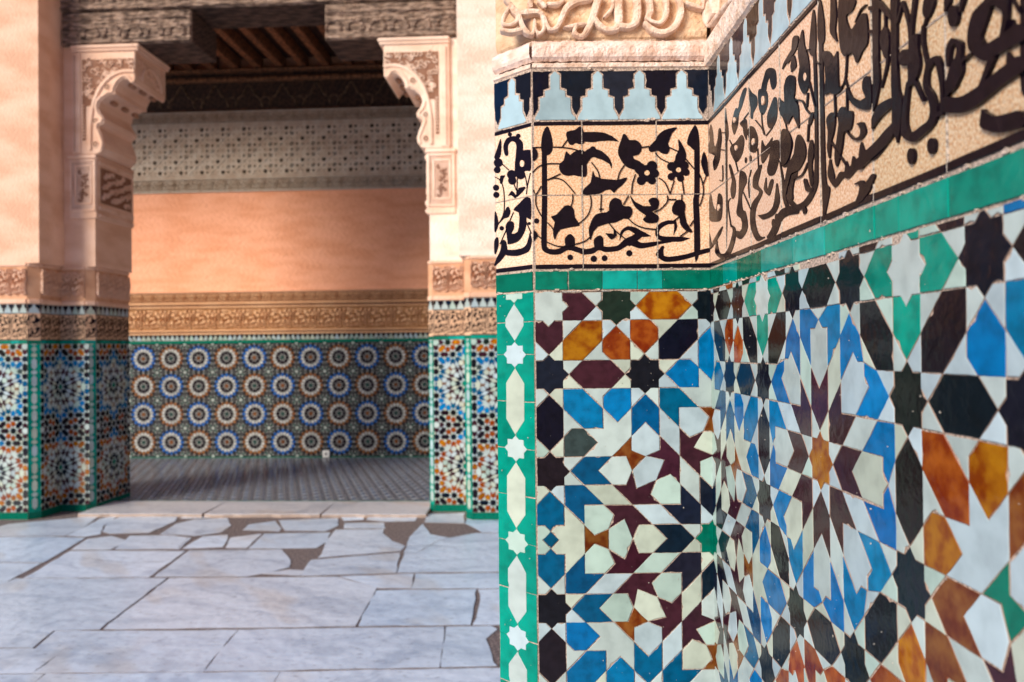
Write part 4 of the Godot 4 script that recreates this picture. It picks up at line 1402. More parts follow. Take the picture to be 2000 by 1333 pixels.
	wf.box(Vector3(XL, 4.135, -0.012), Vector3(XR, 4.165, 0.11), Color(0.28, 0.12, 0.05), 0.01)
	put("dark_frieze", wf.mesh(mats.wood_dark), bw)
	var ar := MB.new()
	x = XL + 0.2
	while x < XR - 0.2:
		band(ar, [[x - 0.15, 3.78], [x - 0.12, 3.86], [x - 0.07, 3.90], [x - 0.045, 3.95], [x, 4.01], [x + 0.045, 3.95], [x + 0.07, 3.90], [x + 0.12, 3.86], [x + 0.15, 3.78]], 0.016, 0.010, 0.024, Color(0.24, 0.15, 0.085))
		band(ar, [[x + 0.185 - 0.05, 3.79], [x + 0.185 - 0.04, 3.86], [x + 0.185, 3.88], [x + 0.185 + 0.04, 3.86], [x + 0.185 + 0.05, 3.79]], 0.014, 0.010, 0.022, Color(0.21, 0.13, 0.075))
		x += 0.37
	put("carved_arches", ar.mesh(mats.wood_dark), bw)
	# --- gallery: ceiling, floor, ends
	var ce := structure("gallery_ceiling", "dark timber ceiling of the gallery with closely spaced rafters", P)
	var cm := MB.new()
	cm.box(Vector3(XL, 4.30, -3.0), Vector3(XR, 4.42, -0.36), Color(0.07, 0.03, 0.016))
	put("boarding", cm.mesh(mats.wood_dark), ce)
	var rf := MB.new()
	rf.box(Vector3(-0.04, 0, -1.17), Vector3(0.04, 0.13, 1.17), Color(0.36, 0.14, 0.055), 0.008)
	var rmesh := rf.mesh(mats.wood_dark)
	x = XL + 0.1
	while x < XR:
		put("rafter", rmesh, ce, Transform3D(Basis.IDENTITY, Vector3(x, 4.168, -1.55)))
		x += 0.245
	var st := structure("marble_step", "white marble step across the gallery opening", P)
	for e in [[-2.615, -1.722], [-1.708, -0.889], [-0.875, -0.15]]:
		var m := MB.new()
		var z1: float = 0.20 + e[0] * 0.005
		var o := PackedVector2Array()
		for s in 13: o.append(Vector2(lerpf(e[0], e[1], s / 12.0), -z1 + rng.randf_range(-0.008, 0.012)))
		o.append(Vector2(e[1] - 0.01, 0.275)); o.append(Vector2(e[0] - 0.03, 0.275))
		m.prism(o, -0.01, 0.026 + rng.randf_range(-0.002, 0.002), 0.004, Color(0.64, 0.63, 0.63), Vector2.ZERO, Color(0.46, 0.34, 0.27))
		put("step_slab", m.mesh(mats.marble), st, Transform3D(Basis(Vector3.RIGHT, Vector3.FORWARD, Vector3.UP), Vector3.ZERO))
	var sb := MB.new()
	sb.box(Vector3(-2.62, -0.02, -0.28), Vector3(-0.15, 0.017, 0.17), Color(0.42, 0.27, 0.2))
	put("mortar_bed", sb.mesh(mats.mortar), st)
	var gf := structure("gallery_floor", "gallery floor of small blue, grey and white lozenge tiles", P)
	var fm := MB.new()
	fm.box(Vector3(XL, -0.2, -2.74), Vector3(XR, 0.0205, -0.275), Color(0.30, 0.28, 0.28))
	put("floor_bed", fm.mesh(mats.grout), gf)
	var fg := {}
	var s := 0.047
	var r := RandomNumberGenerator.new()
	r.seed = 5
	for i in 100:
		for j in 36:
			var c := Vector2(-4.35 + i * s + (s * 0.5 if j % 2 else 0.0), -0.33 - j * 0.066)
			if c.x > 0.3: continue
			var kind: String = lozenge((2 * i + j % 2 + j) / 2, (2 * i + j % 2 - j) / 2 + 60)
			var gm: Material = mats.glaze_white if kind == "white" else mats.glaze_blue
			if not fg.has(gm): fg[gm] = MB.new()
			var q := PackedVector2Array([c + Vector2(-s * 0.47, 0), c + Vector2(0, -0.031), c + Vector2(s * 0.47, 0), c + Vector2(0, 0.031)])
			for k in 4: q[k] = Vector2(q[k].x, -q[k].y)
			var col: Color = {"slate": Color(0.16, 0.17, 0.21), "navy": Color(0.06, 0.07, 0.10), "deep": Color(0.06, 0.14, 0.26), "white": Color(0.42, 0.44, 0.48)}[kind]
			var kk := r.randf_range(0.8, 1.2)
			fg[gm].prism(q, 0.0, 0.0225, 0.0, Color(col.r * kk, col.g * kk, col.b * kk))
	for gm in fg: put("lozenge_tiles", fg[gm].mesh(gm), gf, Transform3D(Basis(Vector3.RIGHT, Vector3.FORWARD, Vector3.UP), Vector3.ZERO), "stuff")
	var ge := MB.new()
	ge.box(Vector3(-2.62, 0.0, -0.312), Vector3(-0.15, 0.0235, -0.282), HUE.dgreen)
	put("green_edging", ge.mesh(mats.glaze_green), gf)
	# --- socket low on the back wall
	var so := thing("wall_socket", "small white electric socket set low among the rosettes", "socket", P * Transform3D(Basis.IDENTITY, Vector3(-1.692, 0.060, -2.719)))
	var s1 := MB.new()
	s1.box(Vector3(-0.036, -0.036, -0.004), Vector3(0.036, 0.036, 0.012), Color(0.78, 0.77, 0.74), 0.004)
	put("faceplate", s1.mesh(mats.plastic), so)
	var s2 := MB.new()
	s2.prism(PackedVector2Array(range(14).map(func(k): return Vector2.from_angle(k * TAU / 14) * 0.019)), 0.011, 0.0135, 0.001, Color(0.30, 0.29, 0.28))
	put("socket_well", s2.mesh(mats.plastic), so)
	var s3 := MB.new()
	for q in [-0.008, 0.008]:
		s3.prism(PackedVector2Array(range(8).map(func(k): return Vector2(q, 0) + Vector2.from_angle(k * TAU / 8) * 0.0035)), 0.013, 0.0142, 0.0, Color(0.02, 0.02, 0.02))
	put("pin_hole", s3.mesh(mats.plastic), so)

func lozenge(p: int, q: int) -> String:
	return ["white", "slate", "deep", "slate"][(p + 2 * q) % 4]

# rosette mosaic of the gallery's back wall; amber, blue and mortar darkened for its dim light
func rosettes(bw: Node3D, x0: float, cols: int) -> void:
	var b := MB.new()
	b.box(Vector3(-6.4, 0.03, -0.012), Vector3(3.2, 1.246, 0.0012), Color(0.06, 0.06, 0.06))  # mortar colour darkened for the gallery's dim light
	put("mortar_bed", b.mesh(mats.grout), bw)
	var g := {"white": MB.new(), "dark": MB.new(), "blue": MB.new(), "amber": MB.new(), "green": MB.new()}
	var lay := func(kind: String, c: Vector2, a: float, pts: Array, col: Color) -> void:
		var p := PackedVector2Array()
		for e in pts: p.append(c + Vector2(e[0], e[1]).rotated(a) * 0.1525)
		var k := rng.randf_range(0.8, 1.2)
		g[kind].prism(p, 0.0, 0.0032, 0.0, Color(col.r * k, col.g * k, col.b * k))
	var W := Color(0.52, 0.52, 0.49)
	for j in 4:
		for i in cols:
			var c := Vector2(x0 + i * 0.305, 1.088 - j * 0.3)
			var warm := (i + j) % 2 == 1
			var bc: Color = Color(0.29, 0.15, 0.06) if warm else Color(0.02, 0.11, 0.38)  # both hues darkened for the gallery's dim light
			var kind := "amber" if warm else "blue"
			lay.call("green" if warm else "amber", c, 0.0, range(16).map(func(k): var rr := 0.12 if k % 2 else 0.15; return [cos(k * PI / 8) * rr, sin(k * PI / 8) * rr]), Color(0.03, 0.07, 0.06) if warm else Color(0.22, 0.10, 0.04))
			for k in 8:
				var a := k * PI / 4
				lay.call("dark", c, a, [[0.19, 0.0], [0.29, -0.10], [0.43, -0.095], [0.50, 0.0], [0.43, 0.095], [0.29, 0.10]], Color(0.02, 0.012, 0.018))
				lay.call("white", c, a + PI / 8, [[0.14, 0.0], [0.22, -0.04], [0.26, 0.0], [0.22, 0.04]], W)
			for k in 16:
				var a := k * PI / 8 + PI / 16
				lay.call("white", c, a, [[0.45, 0.0], [0.54, -0.09], [0.65, -0.07], [0.70, 0.0], [0.65, 0.07], [0.54, 0.09]], W)
				lay.call(kind, c, a + PI / 16, [[0.62, 0.0], [0.71, -0.095], [0.84, -0.10], [0.89, 0.0], [0.84, 0.10], [0.71, 0.095]], bc)
				lay.call("dark", c, a, [[0.74, 0.0], [0.86, -0.06], [0.95, -0.06], [0.99, 0.0], [0.95, 0.06], [0.86, 0.06]], Color(0.012, 0.011, 0.014))
			for k in 16:
				lay.call("white", c, k * PI / 8 + PI / 16 + PI / 16, [[0.91, 0.0], [0.955, -0.035], [1.02, 0.0], [0.955, 0.035]], W)
			var q := c + Vector2(0.1525, 0.15)
			if j == 3: pass
			for qq in ([q, q - Vector2(0, 0.3)] if j == 3 else [q]):
				lay.call("white", qq, 0.0, range(16).map(func(k): var rr := 0.085 if k % 2 else 0.125; return [cos(k * PI / 8) * rr, sin(k * PI / 8) * rr]), Color(0.42, 0.46, 0.42))
				for k in 8:
					lay.call("green" if k % 2 else "dark", qq, k * PI / 4, [[0.15, 0.0], [0.20, -0.07], [0.30, -0.07], [0.35, 0.0], [0.30, 0.07], [0.20, 0.07]], Color(0.012, 0.07, 0.05) if k % 2 else Color(0.016, 0.016, 0.02))
				for k in 8:
					lay.call("white", qq, k * PI / 4 + PI / 8, [[0.20, 0.0], [0.28, -0.035], [0.37, 0.0], [0.28, 0.035]], W)
				for k in 4:
					lay.call("dark", qq, k * PI / 2 + PI / 4, [[0.38, 0.0], [0.43, -0.06], [0.50, -0.05], [0.50, 0.05], [0.43, 0.06]], Color(0.016, 0.016, 0.02))
	for k in g:
		var mat: Material = {"white": mats.glaze_white, "dark": mats.glaze_dark, "blue": mats.glaze_blue, "amber": mats.glaze_amber, "green": mats.glaze_green}[k]
		put("rosette_tiles", g[k].mesh(mat), bw, Transform3D.IDENTITY, "stuff")

# pierced plaster frieze: a plate full of round holes over a back painted dark for their depth, with interlaced ribs
func lace(bw: Node3D, XL: float, XR: float) -> void:
	var pale := Color(0.74, 0.63, 0.51)
	var fr := MB.new()
	for e in [[2.868, 2.884], [3.006, 3.022], [3.040, 3.052], [3.572, 3.588], [3.602, 3.616], [3.724, 3.737]]:
		fr.box(Vector3(XL, e[0], -0.012), Vector3(XR, e[1], 0.020), Color(0.66, 0.58, 0.49), 0.004)
	put("frieze_moulding", fr.mesh(mats.stucco), bw)
	var gd := MB.new()
	gd.box(Vector3(XL, 2.884, -0.012), Vector3(XR, 3.006, 0.003), Color(0.46, 0.40, 0.33))
	gd.box(Vector3(XL, 3.022, -0.012), Vector3(XR, 3.040, 0.010), pale)
	gd.box(Vector3(XL, 3.588, -0.012), Vector3(XR, 3.602, 0.010), pale)
	gd.box(Vector3(XL, 3.616, -0.012), Vector3(XR, 3.724, 0.003), Color(0.48, 0.42, 0.35))
	gd.box(Vector3(XL, 3.052, -0.012), Vector3(XR, 3.572, -0.008), Color(0.05, 0.038, 0.03))  # shade of the deep holes put into this colour
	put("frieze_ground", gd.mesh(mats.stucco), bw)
	var s := 0.520 / 9.0
	var cell := {}
	for r in [0.008, 0.014, 0.0215]:
		var m := MB.new()
		for k in 8:
			var a0 := k * PI / 4 - PI / 8
			var a1 := a0 + PI / 4
			var i0 := Vector3(cos(a0) * r, sin(a0) * r, 0.016)
			var i1 := Vector3(cos(a1) * r, sin(a1) * r, 0.016)
			var sq := func(a: float) -> Vector3:
				var q := maxf(absf(cos(a)), absf(sin(a)))
				return Vector3(cos(a) / q * s * 0.5, sin(a) / q * s * 0.5, 0.014)
			var am := (a0 + a1) * 0.5
			var im := Vector3(cos(am) * r, sin(am) * r, 0.016)
			m.quad(i0, sq.call(a0), sq.call(am), im, pale)
			m.quad(im, sq.call(am), sq.call(a1), i1, pale)
			m.quad(Vector3(i0.x, i0.y, -0.008), i0, im, Vector3(im.x, im.y, -0.008), pale)
			m.quad(Vector3(im.x, im.y, -0.008), im, i1, Vector3(i1.x, i1.y, -0.008), pale)
		cell[r] = [m.mesh(mats.stucco), []]
	var n := int((XR - XL) / s)
	for i in n:
		for j in 9:
			var big := (j % 4 == 0 and i % 4 == (0 if j % 8 else 2)) or (j % 4 == 2 and i % 4 == 1) or (j % 2 == 1 and i % 4 == 3)
			var r := 0.0215 if big else (0.014 if (i * 3 + j) % 4 < 2 else 0.008)
			cell[r][1].append(Transform3D(Basis.IDENTITY, Vector3(XL + (i + 0.5) * s, 3.052 + (j + 0.5) * s, 0)))
	for r in cell: copies("pierced_cells", cell[r][0], cell[r][1], bw)
	var ribs := MB.new()
	var rib := Color(0.74, 0.66, 0.56)
	for j in [1, 4, 5, 8]:
		ribs.box(Vector3(XL, 3.052 + j * s - 0.004, 0.014), Vector3(XR, 3.052 + j * s + 0.004, 0.0215), rib)
	var step := s * 4.0
	for k in range(-2, int((XR - XL) / step) + 1):
		for d in [1.0, -1.0]:
			var a := Vector2(XL + k * step + (0.0 if d > 0 else 9.0 * s), 3.052)
			var b := a + Vector2(9.0 * s * d, 9.0 * s)
			if minf(a.x, b.x) < XL or maxf(a.x, b.x) > XR: continue
			var nn := (b - a).normalized().orthogonal() * 0.004
			ribs.prism(PackedVector2Array([a - nn, b - nn, b + nn, a + nn]), 0.012, 0.0225 if d > 0 else 0.0230, 0.0, rib)
	put("interlaced_ribs", ribs.mesh(mats.stucco), bw)

func paving() -> Array:
	var l := []
	l.append([-2009,-2879,-1670,-2876,-1652,-2683,-1878,-2691])
	l.append([-1664,-2876,-828,-2870,-816,-2657,-1643,-2683])
	l.append([-820,-2870,286,-2878,260,-2623,-807,-2657])
	l.append([-2186,-3132,-1729,-3124,-1720,-2885,-2015,-2888])
	l.append([-1878,-3318,-1123,-3304,-1102,-2875,-1713,-2884,-1723,-3127,-1845,-3128])
	l.append([-1116,-3304,-268,-3308,-256,-2888,-1095,-2877])
	l.append([-258,-3308,-72,-3313,-51,-3279,-90,-3165,-61,-2932,-46,-2894,-250,-2890])
	l.append([-2486,-3564,-2526,-3995,-2519,-4096,-1741,-4075,-1706,-3332,-1888,-3327,-1864,-3134,-2191,-3141])
	l.append([-1689,-3332,-1727,-4074,-866,-4059,-639,-3863,-637,-3814,-639,-3328])
	l.append([-854,-4063,-487,-4097,-474,-3848,-624,-3858])
	l.append([-475,-4096,412,-4089,384,-3819,-464,-3847])
	l.append([-632,-3822,-157,-3818,-163,-3329,-629,-3328])
	l.append([-143,-3817,383,-3803,333,-3325,-147,-3328,-125,-3647])
	l.append([-2483,-4112,-2548,-4663,-1870,-4630,-1842,-4098])
	l.append([-1817,-4101,-1846,-4635,-1312,-4632,-1199,-4403,-1163,-4247,-1244,-4154,-1341,-4084])
	l.append([-1062,-4090,-1085,-4397,-617,-4528,-581,-4115])
	l.append([-569,-4124,-605,-4908,-564,-5263,-485,-4969,-350,-4862,-199,-4989,495,-4884,414,-4103])
	l.append([-1053,-4505,-1099,-4836,-1108,-5129,-796,-5127,-787,-5020,-702,-4815,-608,-4686,-615,-4568,-1059,-4439])
	l.append([-3588,-5031,-2866,-5027,-2634,-4981,-2560,-4414,-3181,-4459])
	l.append([-3161,-4432,-2562,-4399,-2534,-4012,-2545,-3567])
	l.append([-3446,-5057,-3383,-5420,-3084,-5565,-2900,-5673,-2808,-5311,-2799,-5051])
	l.append([-2783,-5050,-2828,-5550,-2759,-5700,-2686,-5304,-2590,-5081,-2652,-5016])
	l.append([-2613,-5153,-2723,-5463,-2711,-5715,-2345,-5711,-2268,-5437,-2291,-5100,-2530,-5092])
	l.append([-2560,-4693,-2607,-4959,-2490,-5027,-2333,-4899,-2327,-4682])
	l.append([-2304,-4681,-2375,-5021,-2163,-5031,-1967,-4959,-1924,-4674])
	l.append([-2200,-5060,-2226,-5356,-2152,-5495,-1946,-5533,-1837,-5296,-1831,-5090,-1959,-4999])
	l.append([-2265,-5535,-2267,-5697,-2007,-5709,-1991,-5586,-2165,-5529])
	l.append([-1908,-4679,-1904,-4983,-1765,-5017,-1711,-4867,-1686,-4710])
	l.append([-1658,-4690,-1717,-4946,-1559,-5040,-1533,-4672])
	l.append([-1515,-4665,-1536,-5039,-1127,-5052,-1091,-4835,-1119,-4658])
	l.append([-1707,-5147,-1724,-5312,-1576,-5414,-1469,-5178,-1462,-5105])
	l.append([-1554,-5429,-1174,-5480,-1115,-5256,-1164,-5089,-1429,-5118])
	l.append([-1153,-5521,-1007,-5538,-979,-5420,-1104,-5395])
	l.append([-957,-5411,-957,-5509,-618,-5575,-622,-5360,-795,-5346])
	l.append([-1062,-5163,-1085,-5315,-828,-5317,-794,-5149])
	l.append([-552,-5317,-569,-5572,-308,-5600,-290,-5263])
	l.append([-277,-5262,-280,-5538,560,-5506,498,-4917,-159,-5007])
	l.append([-1292,-4138,-1153,-4208,-1073,-4185,-1071,-4091])
	return l

func trace_lettering() -> void:
	var g := glyphs
	g.blob("front", [-2046,14303,-1999,14205,-1978,14069,-1994,13979,-2055,13934,-2115,13965,-2128,14070,-2104,14221])
	g.stroke("front", [-2088,13965,-32,0,-2091,13363,-35,0,-2104,12853,-36,0,-2087,12755,-31,-21,-2016,12720,-6,-34,-1911,12724,9,-35,-1805,12775,3,-37,-1686,12744,-9,-33,-1596,12716,-3,-36,-1491,12730,10,-35,-1415,12768,3,-34,-1325,12743,-3,-34,-1205,12751,5,-33,-1151,12769,17,-29,-1060,12835,21,-40,-994,12850,-17,-61,-895,12789,-8,-37,-754,12801,4,-30,-625,12824,2,-18,-504,12830,0,-5])
	g.blob("front", [-1781,12943,-1729,12909,-1714,12864,-1727,12774,-1820,12775,-1842,12880])
	g.blob("front", [-1406,12921,-1361,12891,-1355,12816,-1363,12756,-1460,12757,-1474,12869])
	g.stroke("front", [-1150,12859,4,-1,-1119,12961,16,-11,-1043,13008,2,-25,-953,12977,-15,-35,-864,12931,-12,-33,-756,12906,-1,-4])
	g.stroke("front", [-894,12932,-27,36,-1030,12828,-27,36])
	g.stroke("front", [-441,13078,0,8,-486,13078,0,24,-546,13076,-7,25,-622,13042,-17,25,-668,12989,-25,11,-674,12922,-24,-9,-624,12876,-10,-30,-504,12865,-2,-33,-384,12864,1,-32,-275,12873,1,-6])
	g.stroke("front", [-453,13096,-16,-2,-442,13017,-19,2,-470,12920,-3,1])
	g.stroke("front", [-610,12764,-18,8,-649,12681,-49,-9,-582,12616,-10,-33,-447,12619,4,-33,-296,12648,7,-29,-175,12684,8,-29,-37,12720,7,-28])
	g.blob("front", [-177,14302,-140,14219,-127,14068,-136,13993,-196,13986,-248,14032,-285,14070,-269,14160,-223,14250])
	g.stroke("front", [-161,14023,-35,0,-168,13466,-35,1,-182,13346,-38,0,-174,13045,-39,-1,-175,12744,-39,1,-183,12639,-22,3,-195,12572,-2,0])
	g.blob("front", [-1741,12647,-1751,12621,-1777,12611,-1802,12622,-1813,12648,-1802,12673,-1776,12683,-1751,12672])
	g.blob("front", [-1439,12626,-1452,12597,-1480,12586,-1509,12598,-1520,12627,-1508,12655,-1479,12667,-1451,12655])
	g.blob("front", [-1307,12632,-1319,12606,-1345,12595,-1372,12606,-1382,12633,-1371,12659,-1344,12670,-1318,12659])
	g.blob("front", [-2161,13110,-2171,13087,-2195,13077,-2218,13087,-2227,13111,-2218,13134,-2194,13144,-2171,13134])
	g.blob("front", [-993,12692,-1004,12665,-1032,12653,-1060,12665,-1071,12693,-1059,12720,-1031,12732,-1004,12720])
	g.blob("front", [-1804,14226,-1759,14245,-1698,14255,-1630,14300,-1593,14247,-1580,14096,-1640,14074,-1693,14089,-1731,14064,-1775,14082,-1807,14173])
	g.stroke("front", [-1609,14168,-3,-60,-1474,14163,-1,-65,-1354,14166,-4,-54,-1249,14146,-8,-32,-1204,14129,-7,-17,-1150,14104,-1,-2])
	g.blob("front", [-1814,13985,-1762,13939,-1701,13984,-1581,13983,-1555,13689,-1645,13668,-1720,13683,-1780,13676,-1855,13692,-1899,13753,-1898,13828,-1845,13872])
	g.stroke("front", [-1598,13870,47,-48,-1506,13960,21,-56,-1401,13944,-18,-50,-1312,13890,-24,-29,-1253,13822,-13,-7,-1247,13769,-2,0])
	g.blob("front", [-1435,14004,-1447,13976,-1476,13964,-1505,13976,-1516,14005,-1504,14034,-1475,14045,-1447,14033])
	g.blob("front", [-1479,13734,-1450,13666,-1360,13635,-1186,13618,-1050,13647,-1096,13565,-1172,13505,-1218,13458,-1262,13499,-1317,13492,-1407,13447,-1595,13434,-1594,13509,-1511,13584])
	g.blob("front", [-1844,13294,-1784,13303,-1725,13255,-1711,13150,-1652,13051,-1772,13030,-1893,13001,-1931,12956,-1969,12874,-1990,12972,-1967,13092,-2011,13160,-1943,13189,-1875,13256])
	g.blob("front", [-1204,13393,-1258,13356,-1281,13296,-1290,13221,-1410,13199,-1471,13162,-1517,13073,-1540,12983,-1519,12862,-1488,12952,-1442,13019,-1343,13063,-1192,13085,-1117,13129,-1034,13128,-985,13203,-1010,13278,-1107,13294,-1129,13362])
	g.blob("front", [-1089,14197,-1051,14182,-1014,14121,-939,14120,-880,14082,-858,14014,-896,13939,-972,13917,-957,13880,-868,13834,-899,13744,-1004,13760,-1078,13805,-1145,13911,-1159,13987,-1135,14077,-1112,14137])
	g.blob("front", [-811,13758,-833,13707,-884,13686,-935,13708,-956,13759,-934,13810,-883,13831,-832,13809])
	g.blob("front", [-665,13787,-686,13739,-734,13720,-781,13740,-800,13788,-780,13836,-732,13855,-684,13835])
	g.blob("front", [-644,13696,-660,13659,-697,13644,-734,13660,-749,13697,-733,13734,-696,13749,-659,13734])
	g.blob("front", [-685,13606,-700,13571,-736,13557,-771,13572,-785,13607,-770,13642,-734,13656,-699,13642])
	g.blob("front", [-813,13607,-830,13567,-871,13551,-911,13568,-927,13608,-910,13649,-870,13665,-829,13648])
	g.blob("front", [-696,13697,-728,13622,-803,13592,-877,13624,-907,13699,-875,13773,-800,13803,-726,13771])
	g.blob("front_hole", [-765,13700,-775,13678,-797,13669,-820,13678,-829,13701,-819,13723,-797,13732,-774,13723])
	g.blob("front", [-411,14270,-472,14207,-503,14132,-526,14072,-507,14011,-535,13944,-610,13952,-655,13982,-746,13968,-772,14021,-729,14073,-684,14118,-653,14178,-577,14238,-486,14267])
	g.blob("front", [-427,13782,-445,13741,-485,13725,-526,13742,-542,13783,-525,13823,-484,13839,-444,13822])
	g.blob("front", [-364,13811,-380,13774,-417,13759,-454,13775,-469,13812,-453,13849,-416,13864,-379,13849])
	g.blob("front", [-269,13792,-287,13752,-327,13736,-367,13753,-384,13793,-366,13834,-326,13850,-286,13833])
	g.blob("front", [-258,13708,-272,13675,-306,13662,-338,13676,-352,13709,-338,13742,-304,13755,-272,13741])
	g.blob("front", [-329,13633,-342,13601,-374,13588,-406,13602,-419,13634,-405,13666,-373,13679,-341,13665])
	g.blob("front", [-444,13652,-458,13619,-491,13606,-524,13620,-537,13653,-523,13686,-490,13699,-457,13685])
	g.blob("front", [-317,13723,-342,13665,-401,13641,-459,13666,-482,13725,-457,13783,-399,13807,-340,13782])
	g.blob("front_hole", [-369,13734,-378,13713,-400,13705,-421,13714,-430,13735,-420,13756,-399,13765,-378,13756])
	g.blob("front", [-395,14123,-338,14040,-302,13949,-311,13859,-371,13814,-439,13830,-430,13920,-392,13995])
	g.blob("front", [-76,13962,-32,13856,-26,13736,-20,13661,-57,13661,-94,13752,-112,13842])
	g.blob("front", [-1015,13421,-949,13338,-844,13284,-754,13283,-783,13351,-738,13389,-678,13381,-648,13335,-672,13245,-740,13216,-658,13155,-681,13080,-802,13073,-854,13119,-816,13164,-890,13217,-964,13293])
	g.blob("front", [-437,13348,-362,13355,-318,13302,-327,13197,-306,13076,-232,12955,-307,12964,-381,13047,-402,13152,-470,13183,-487,13258])
	g.stroke("front", [-1322,12943,-3,-5,-1254,12905,-5,-37,-1209,12927,21,-8,-1223,12987,6,1])
	g.blob("front", [-2231,14029,-2189,14011,-2170,13950,-2190,13890,-2233,13876])
	g.blob("front", [-2229,12989,-2181,12936,-2230,12862])
	g.stroke("front", [-2234,14034,0,-7,-2121,14040,0,-7])
	g.stroke("front", [-1979,14039,0,-7,-1866,14035,-1,-7,-1731,14014,-2,-7,-1619,13976,-2,-6])
	g.stroke("front", [-1866,14035,5,-4,-1797,14128,5,-4])
	g.stroke("front", [-2237,13725,4,-5,-2154,13800,3,-6,-2049,13829,1,-7,-1898,13828,0,-7])
	g.stroke("front", [-2051,13626,2,-7,-1960,13648,0,-7,-1856,13617,-4,-6,-1767,13526,-5,-5,-1708,13450,-5,-4])
	g.stroke("front", [-1738,13435,-7,0,-1739,13360,-7,1,-1762,13285,-6,2])
	g.stroke("front", [-2051,13626,3,-6,-1892,13700,3,-6])
	g.stroke("front", [-2232,13500,-6,-4,-2200,13447,3,-6,-2134,13544,6,-4])
	g.stroke("front", [-2200,13440,-7,0,-2204,13334,-7,-1,-2175,13244,-6,-3,-2123,13153,-6,-3])
	g.stroke("front", [-1513,13418,-7,0,-1507,13298,-7,1,-1561,13163,-5,4,-1682,13059,-4,5])
	g.stroke("front", [-2057,13085,-5,-4,-1997,13017,-6,-4,-1983,12972,-6,-2])
	g.stroke("front", [-2193,12929,-4,-6,-2059,12838,-3,-6,-1895,12783,-1,-7,-1715,12812,1,-7,-1594,12848,3,-6,-1519,12907,4,-5])
	g.stroke("front", [-1493,13839,-5,-4,-1426,13748,-6,-3,-1397,13658,-7,-1,-1413,13613,-6,2])
	g.stroke("front", [-1377,13432,-7,0,-1387,13222,-7,0])
	g.stroke("front", [-1402,13252,0,-7,-1357,13251,0,-7])
	g.stroke("front", [-862,14026,1,-7,-772,14036,1,-7])
	g.stroke("front", [-504,14019,-3,-6,-407,13973,-3,-6])
	g.stroke("front", [-686,13953,-5,-4,-626,13884,-4,-5,-522,13831,-3,-6])
	g.stroke("front", [-1086,13798,-6,4,-1140,13716,-6,3,-1168,13626,-6,2])
	g.stroke("front", [-945,13684,-6,2,-984,13564,-7,1,-993,13444,-7,0])
	g.stroke("front", [-644,13636,-4,-5,-570,13575,-6,-4,-512,13439,-6,-3])
	g.stroke("front", [-457,13604,-6,2,-509,13439,-6,2])
	g.stroke("front", [-352,13588,-7,-1,-334,13438,-7,-1])
	g.stroke("front", [-310,13881,-5,-4,-207,13753,-5,-4])
	g.stroke("front", [-132,13677,-6,-2,-96,13556,-7,-1,-90,13435,-7,1,-137,13285,-6,2])
	g.stroke("front", [-50,13661,-6,2,-89,13556,-6,2])
	g.stroke("front", [-1038,13414,-6,3,-1099,13309,-6,3])
	g.stroke("front", [-542,13409,-7,1,-550,13334,-6,3,-634,13245,-4,5,-710,13208,-3,6])
	g.stroke("front", [-543,13364,0,-7,-437,13363,0,-7])
	g.stroke("front", [-361,13423,-7,0,-365,13348,-7,0])
	g.stroke("front", [-1041,13128,-4,-5,-952,13052,-3,-6,-833,13006,-2,-7,-698,12990,-1,-7])
	g.stroke("front", [-261,13031,6,-4,-223,13091,6,-4])
	g.stroke("front", [-395,13152,-4,5,-471,13093,-4,5])
	g.stroke("front", [-1282,13070,-5,-4,-1194,12964,-5,-5,-1060,12858,-4,-5])
	g.stroke("front", [-383,12904,4,-6,-307,12956,4,-6])
	g.blob("side", [-566,14259,-545,14158,-570,14022,-659,14007,-686,14043,-635,14128])
	g.stroke("side", [-459,14049,39,-5,-469,14144,45,-14,-413,14211,31,-34,-305,14206,-17,-33,-221,14128,-60,-3,-223,14006,-63,13,-236,13856,-74,15])
	g.blob("side", [-351,14273,-363,14256,-391,14253,-418,14267,-429,14289,-418,14306,-390,14309,-362,14295])
	g.blob("side", [-198,14223,-211,14204,-241,14201,-271,14216,-283,14240,-270,14259,-240,14262,-211,14247])
	g.blob("side", [-244,14010,-55,14021,-23,13970,-26,13760,-121,13760,-270,13708,-311,13807])
	g.blob("side_hole", [-130,13856,-141,13828,-167,13820,-192,13836,-202,13868,-191,13897,-165,13905,-140,13888])
	g.blob("side", [-527,13936,-552,13899,-612,13892,-671,13919,-696,13966,-670,14004,-610,14010,-551,13983])
	g.blob("side", [-566,13849,-585,13820,-631,13815,-676,13835,-695,13871,-675,13900,-629,13906,-584,13885])
	g.blob("side", [-280,13741,-306,13701,-367,13693,-427,13721,-452,13769,-426,13808,-365,13816,-304,13788])
	g.blob("side", [-281,13664,-304,13630,-357,13622,-410,13646,-432,13688,-409,13722,-355,13730,-302,13706])
	g.blob("side", [-122,13715,-147,13676,-207,13668,-266,13695,-291,13742,-265,13782,-205,13790,-146,13762])
	g.stroke("side", [-557,13692,28,-8,-540,13752,34,-19,-494,13760,5,-8])
	g.blob("side", [-598,13620,-615,13594,-656,13588,-698,13606,-714,13637,-697,13664,-655,13669,-614,13651])
	g.blob("side", [-595,13525,-612,13499,-653,13493,-694,13511,-711,13542,-694,13569,-652,13575,-611,13557])
	g.stroke("side", [-424,13493,5,-6,-369,13516,-8,-29,-306,13461,-20,-11])
	g.stroke("side", [-263,13462,9,-5,-209,13531,37,-28,-141,13551,11,-15])
	g.blob("side", [-68,13419,-28,13369,-31,13143,-109,13168,-111,13077,-154,12976,-261,12881,-433,12860,-454,12901,-474,13027,-484,13106,-429,13161,-342,13135,-333,13057,-377,12993,-270,13004,-236,13123,-245,13246,-340,13296,-232,13366,-137,13422])
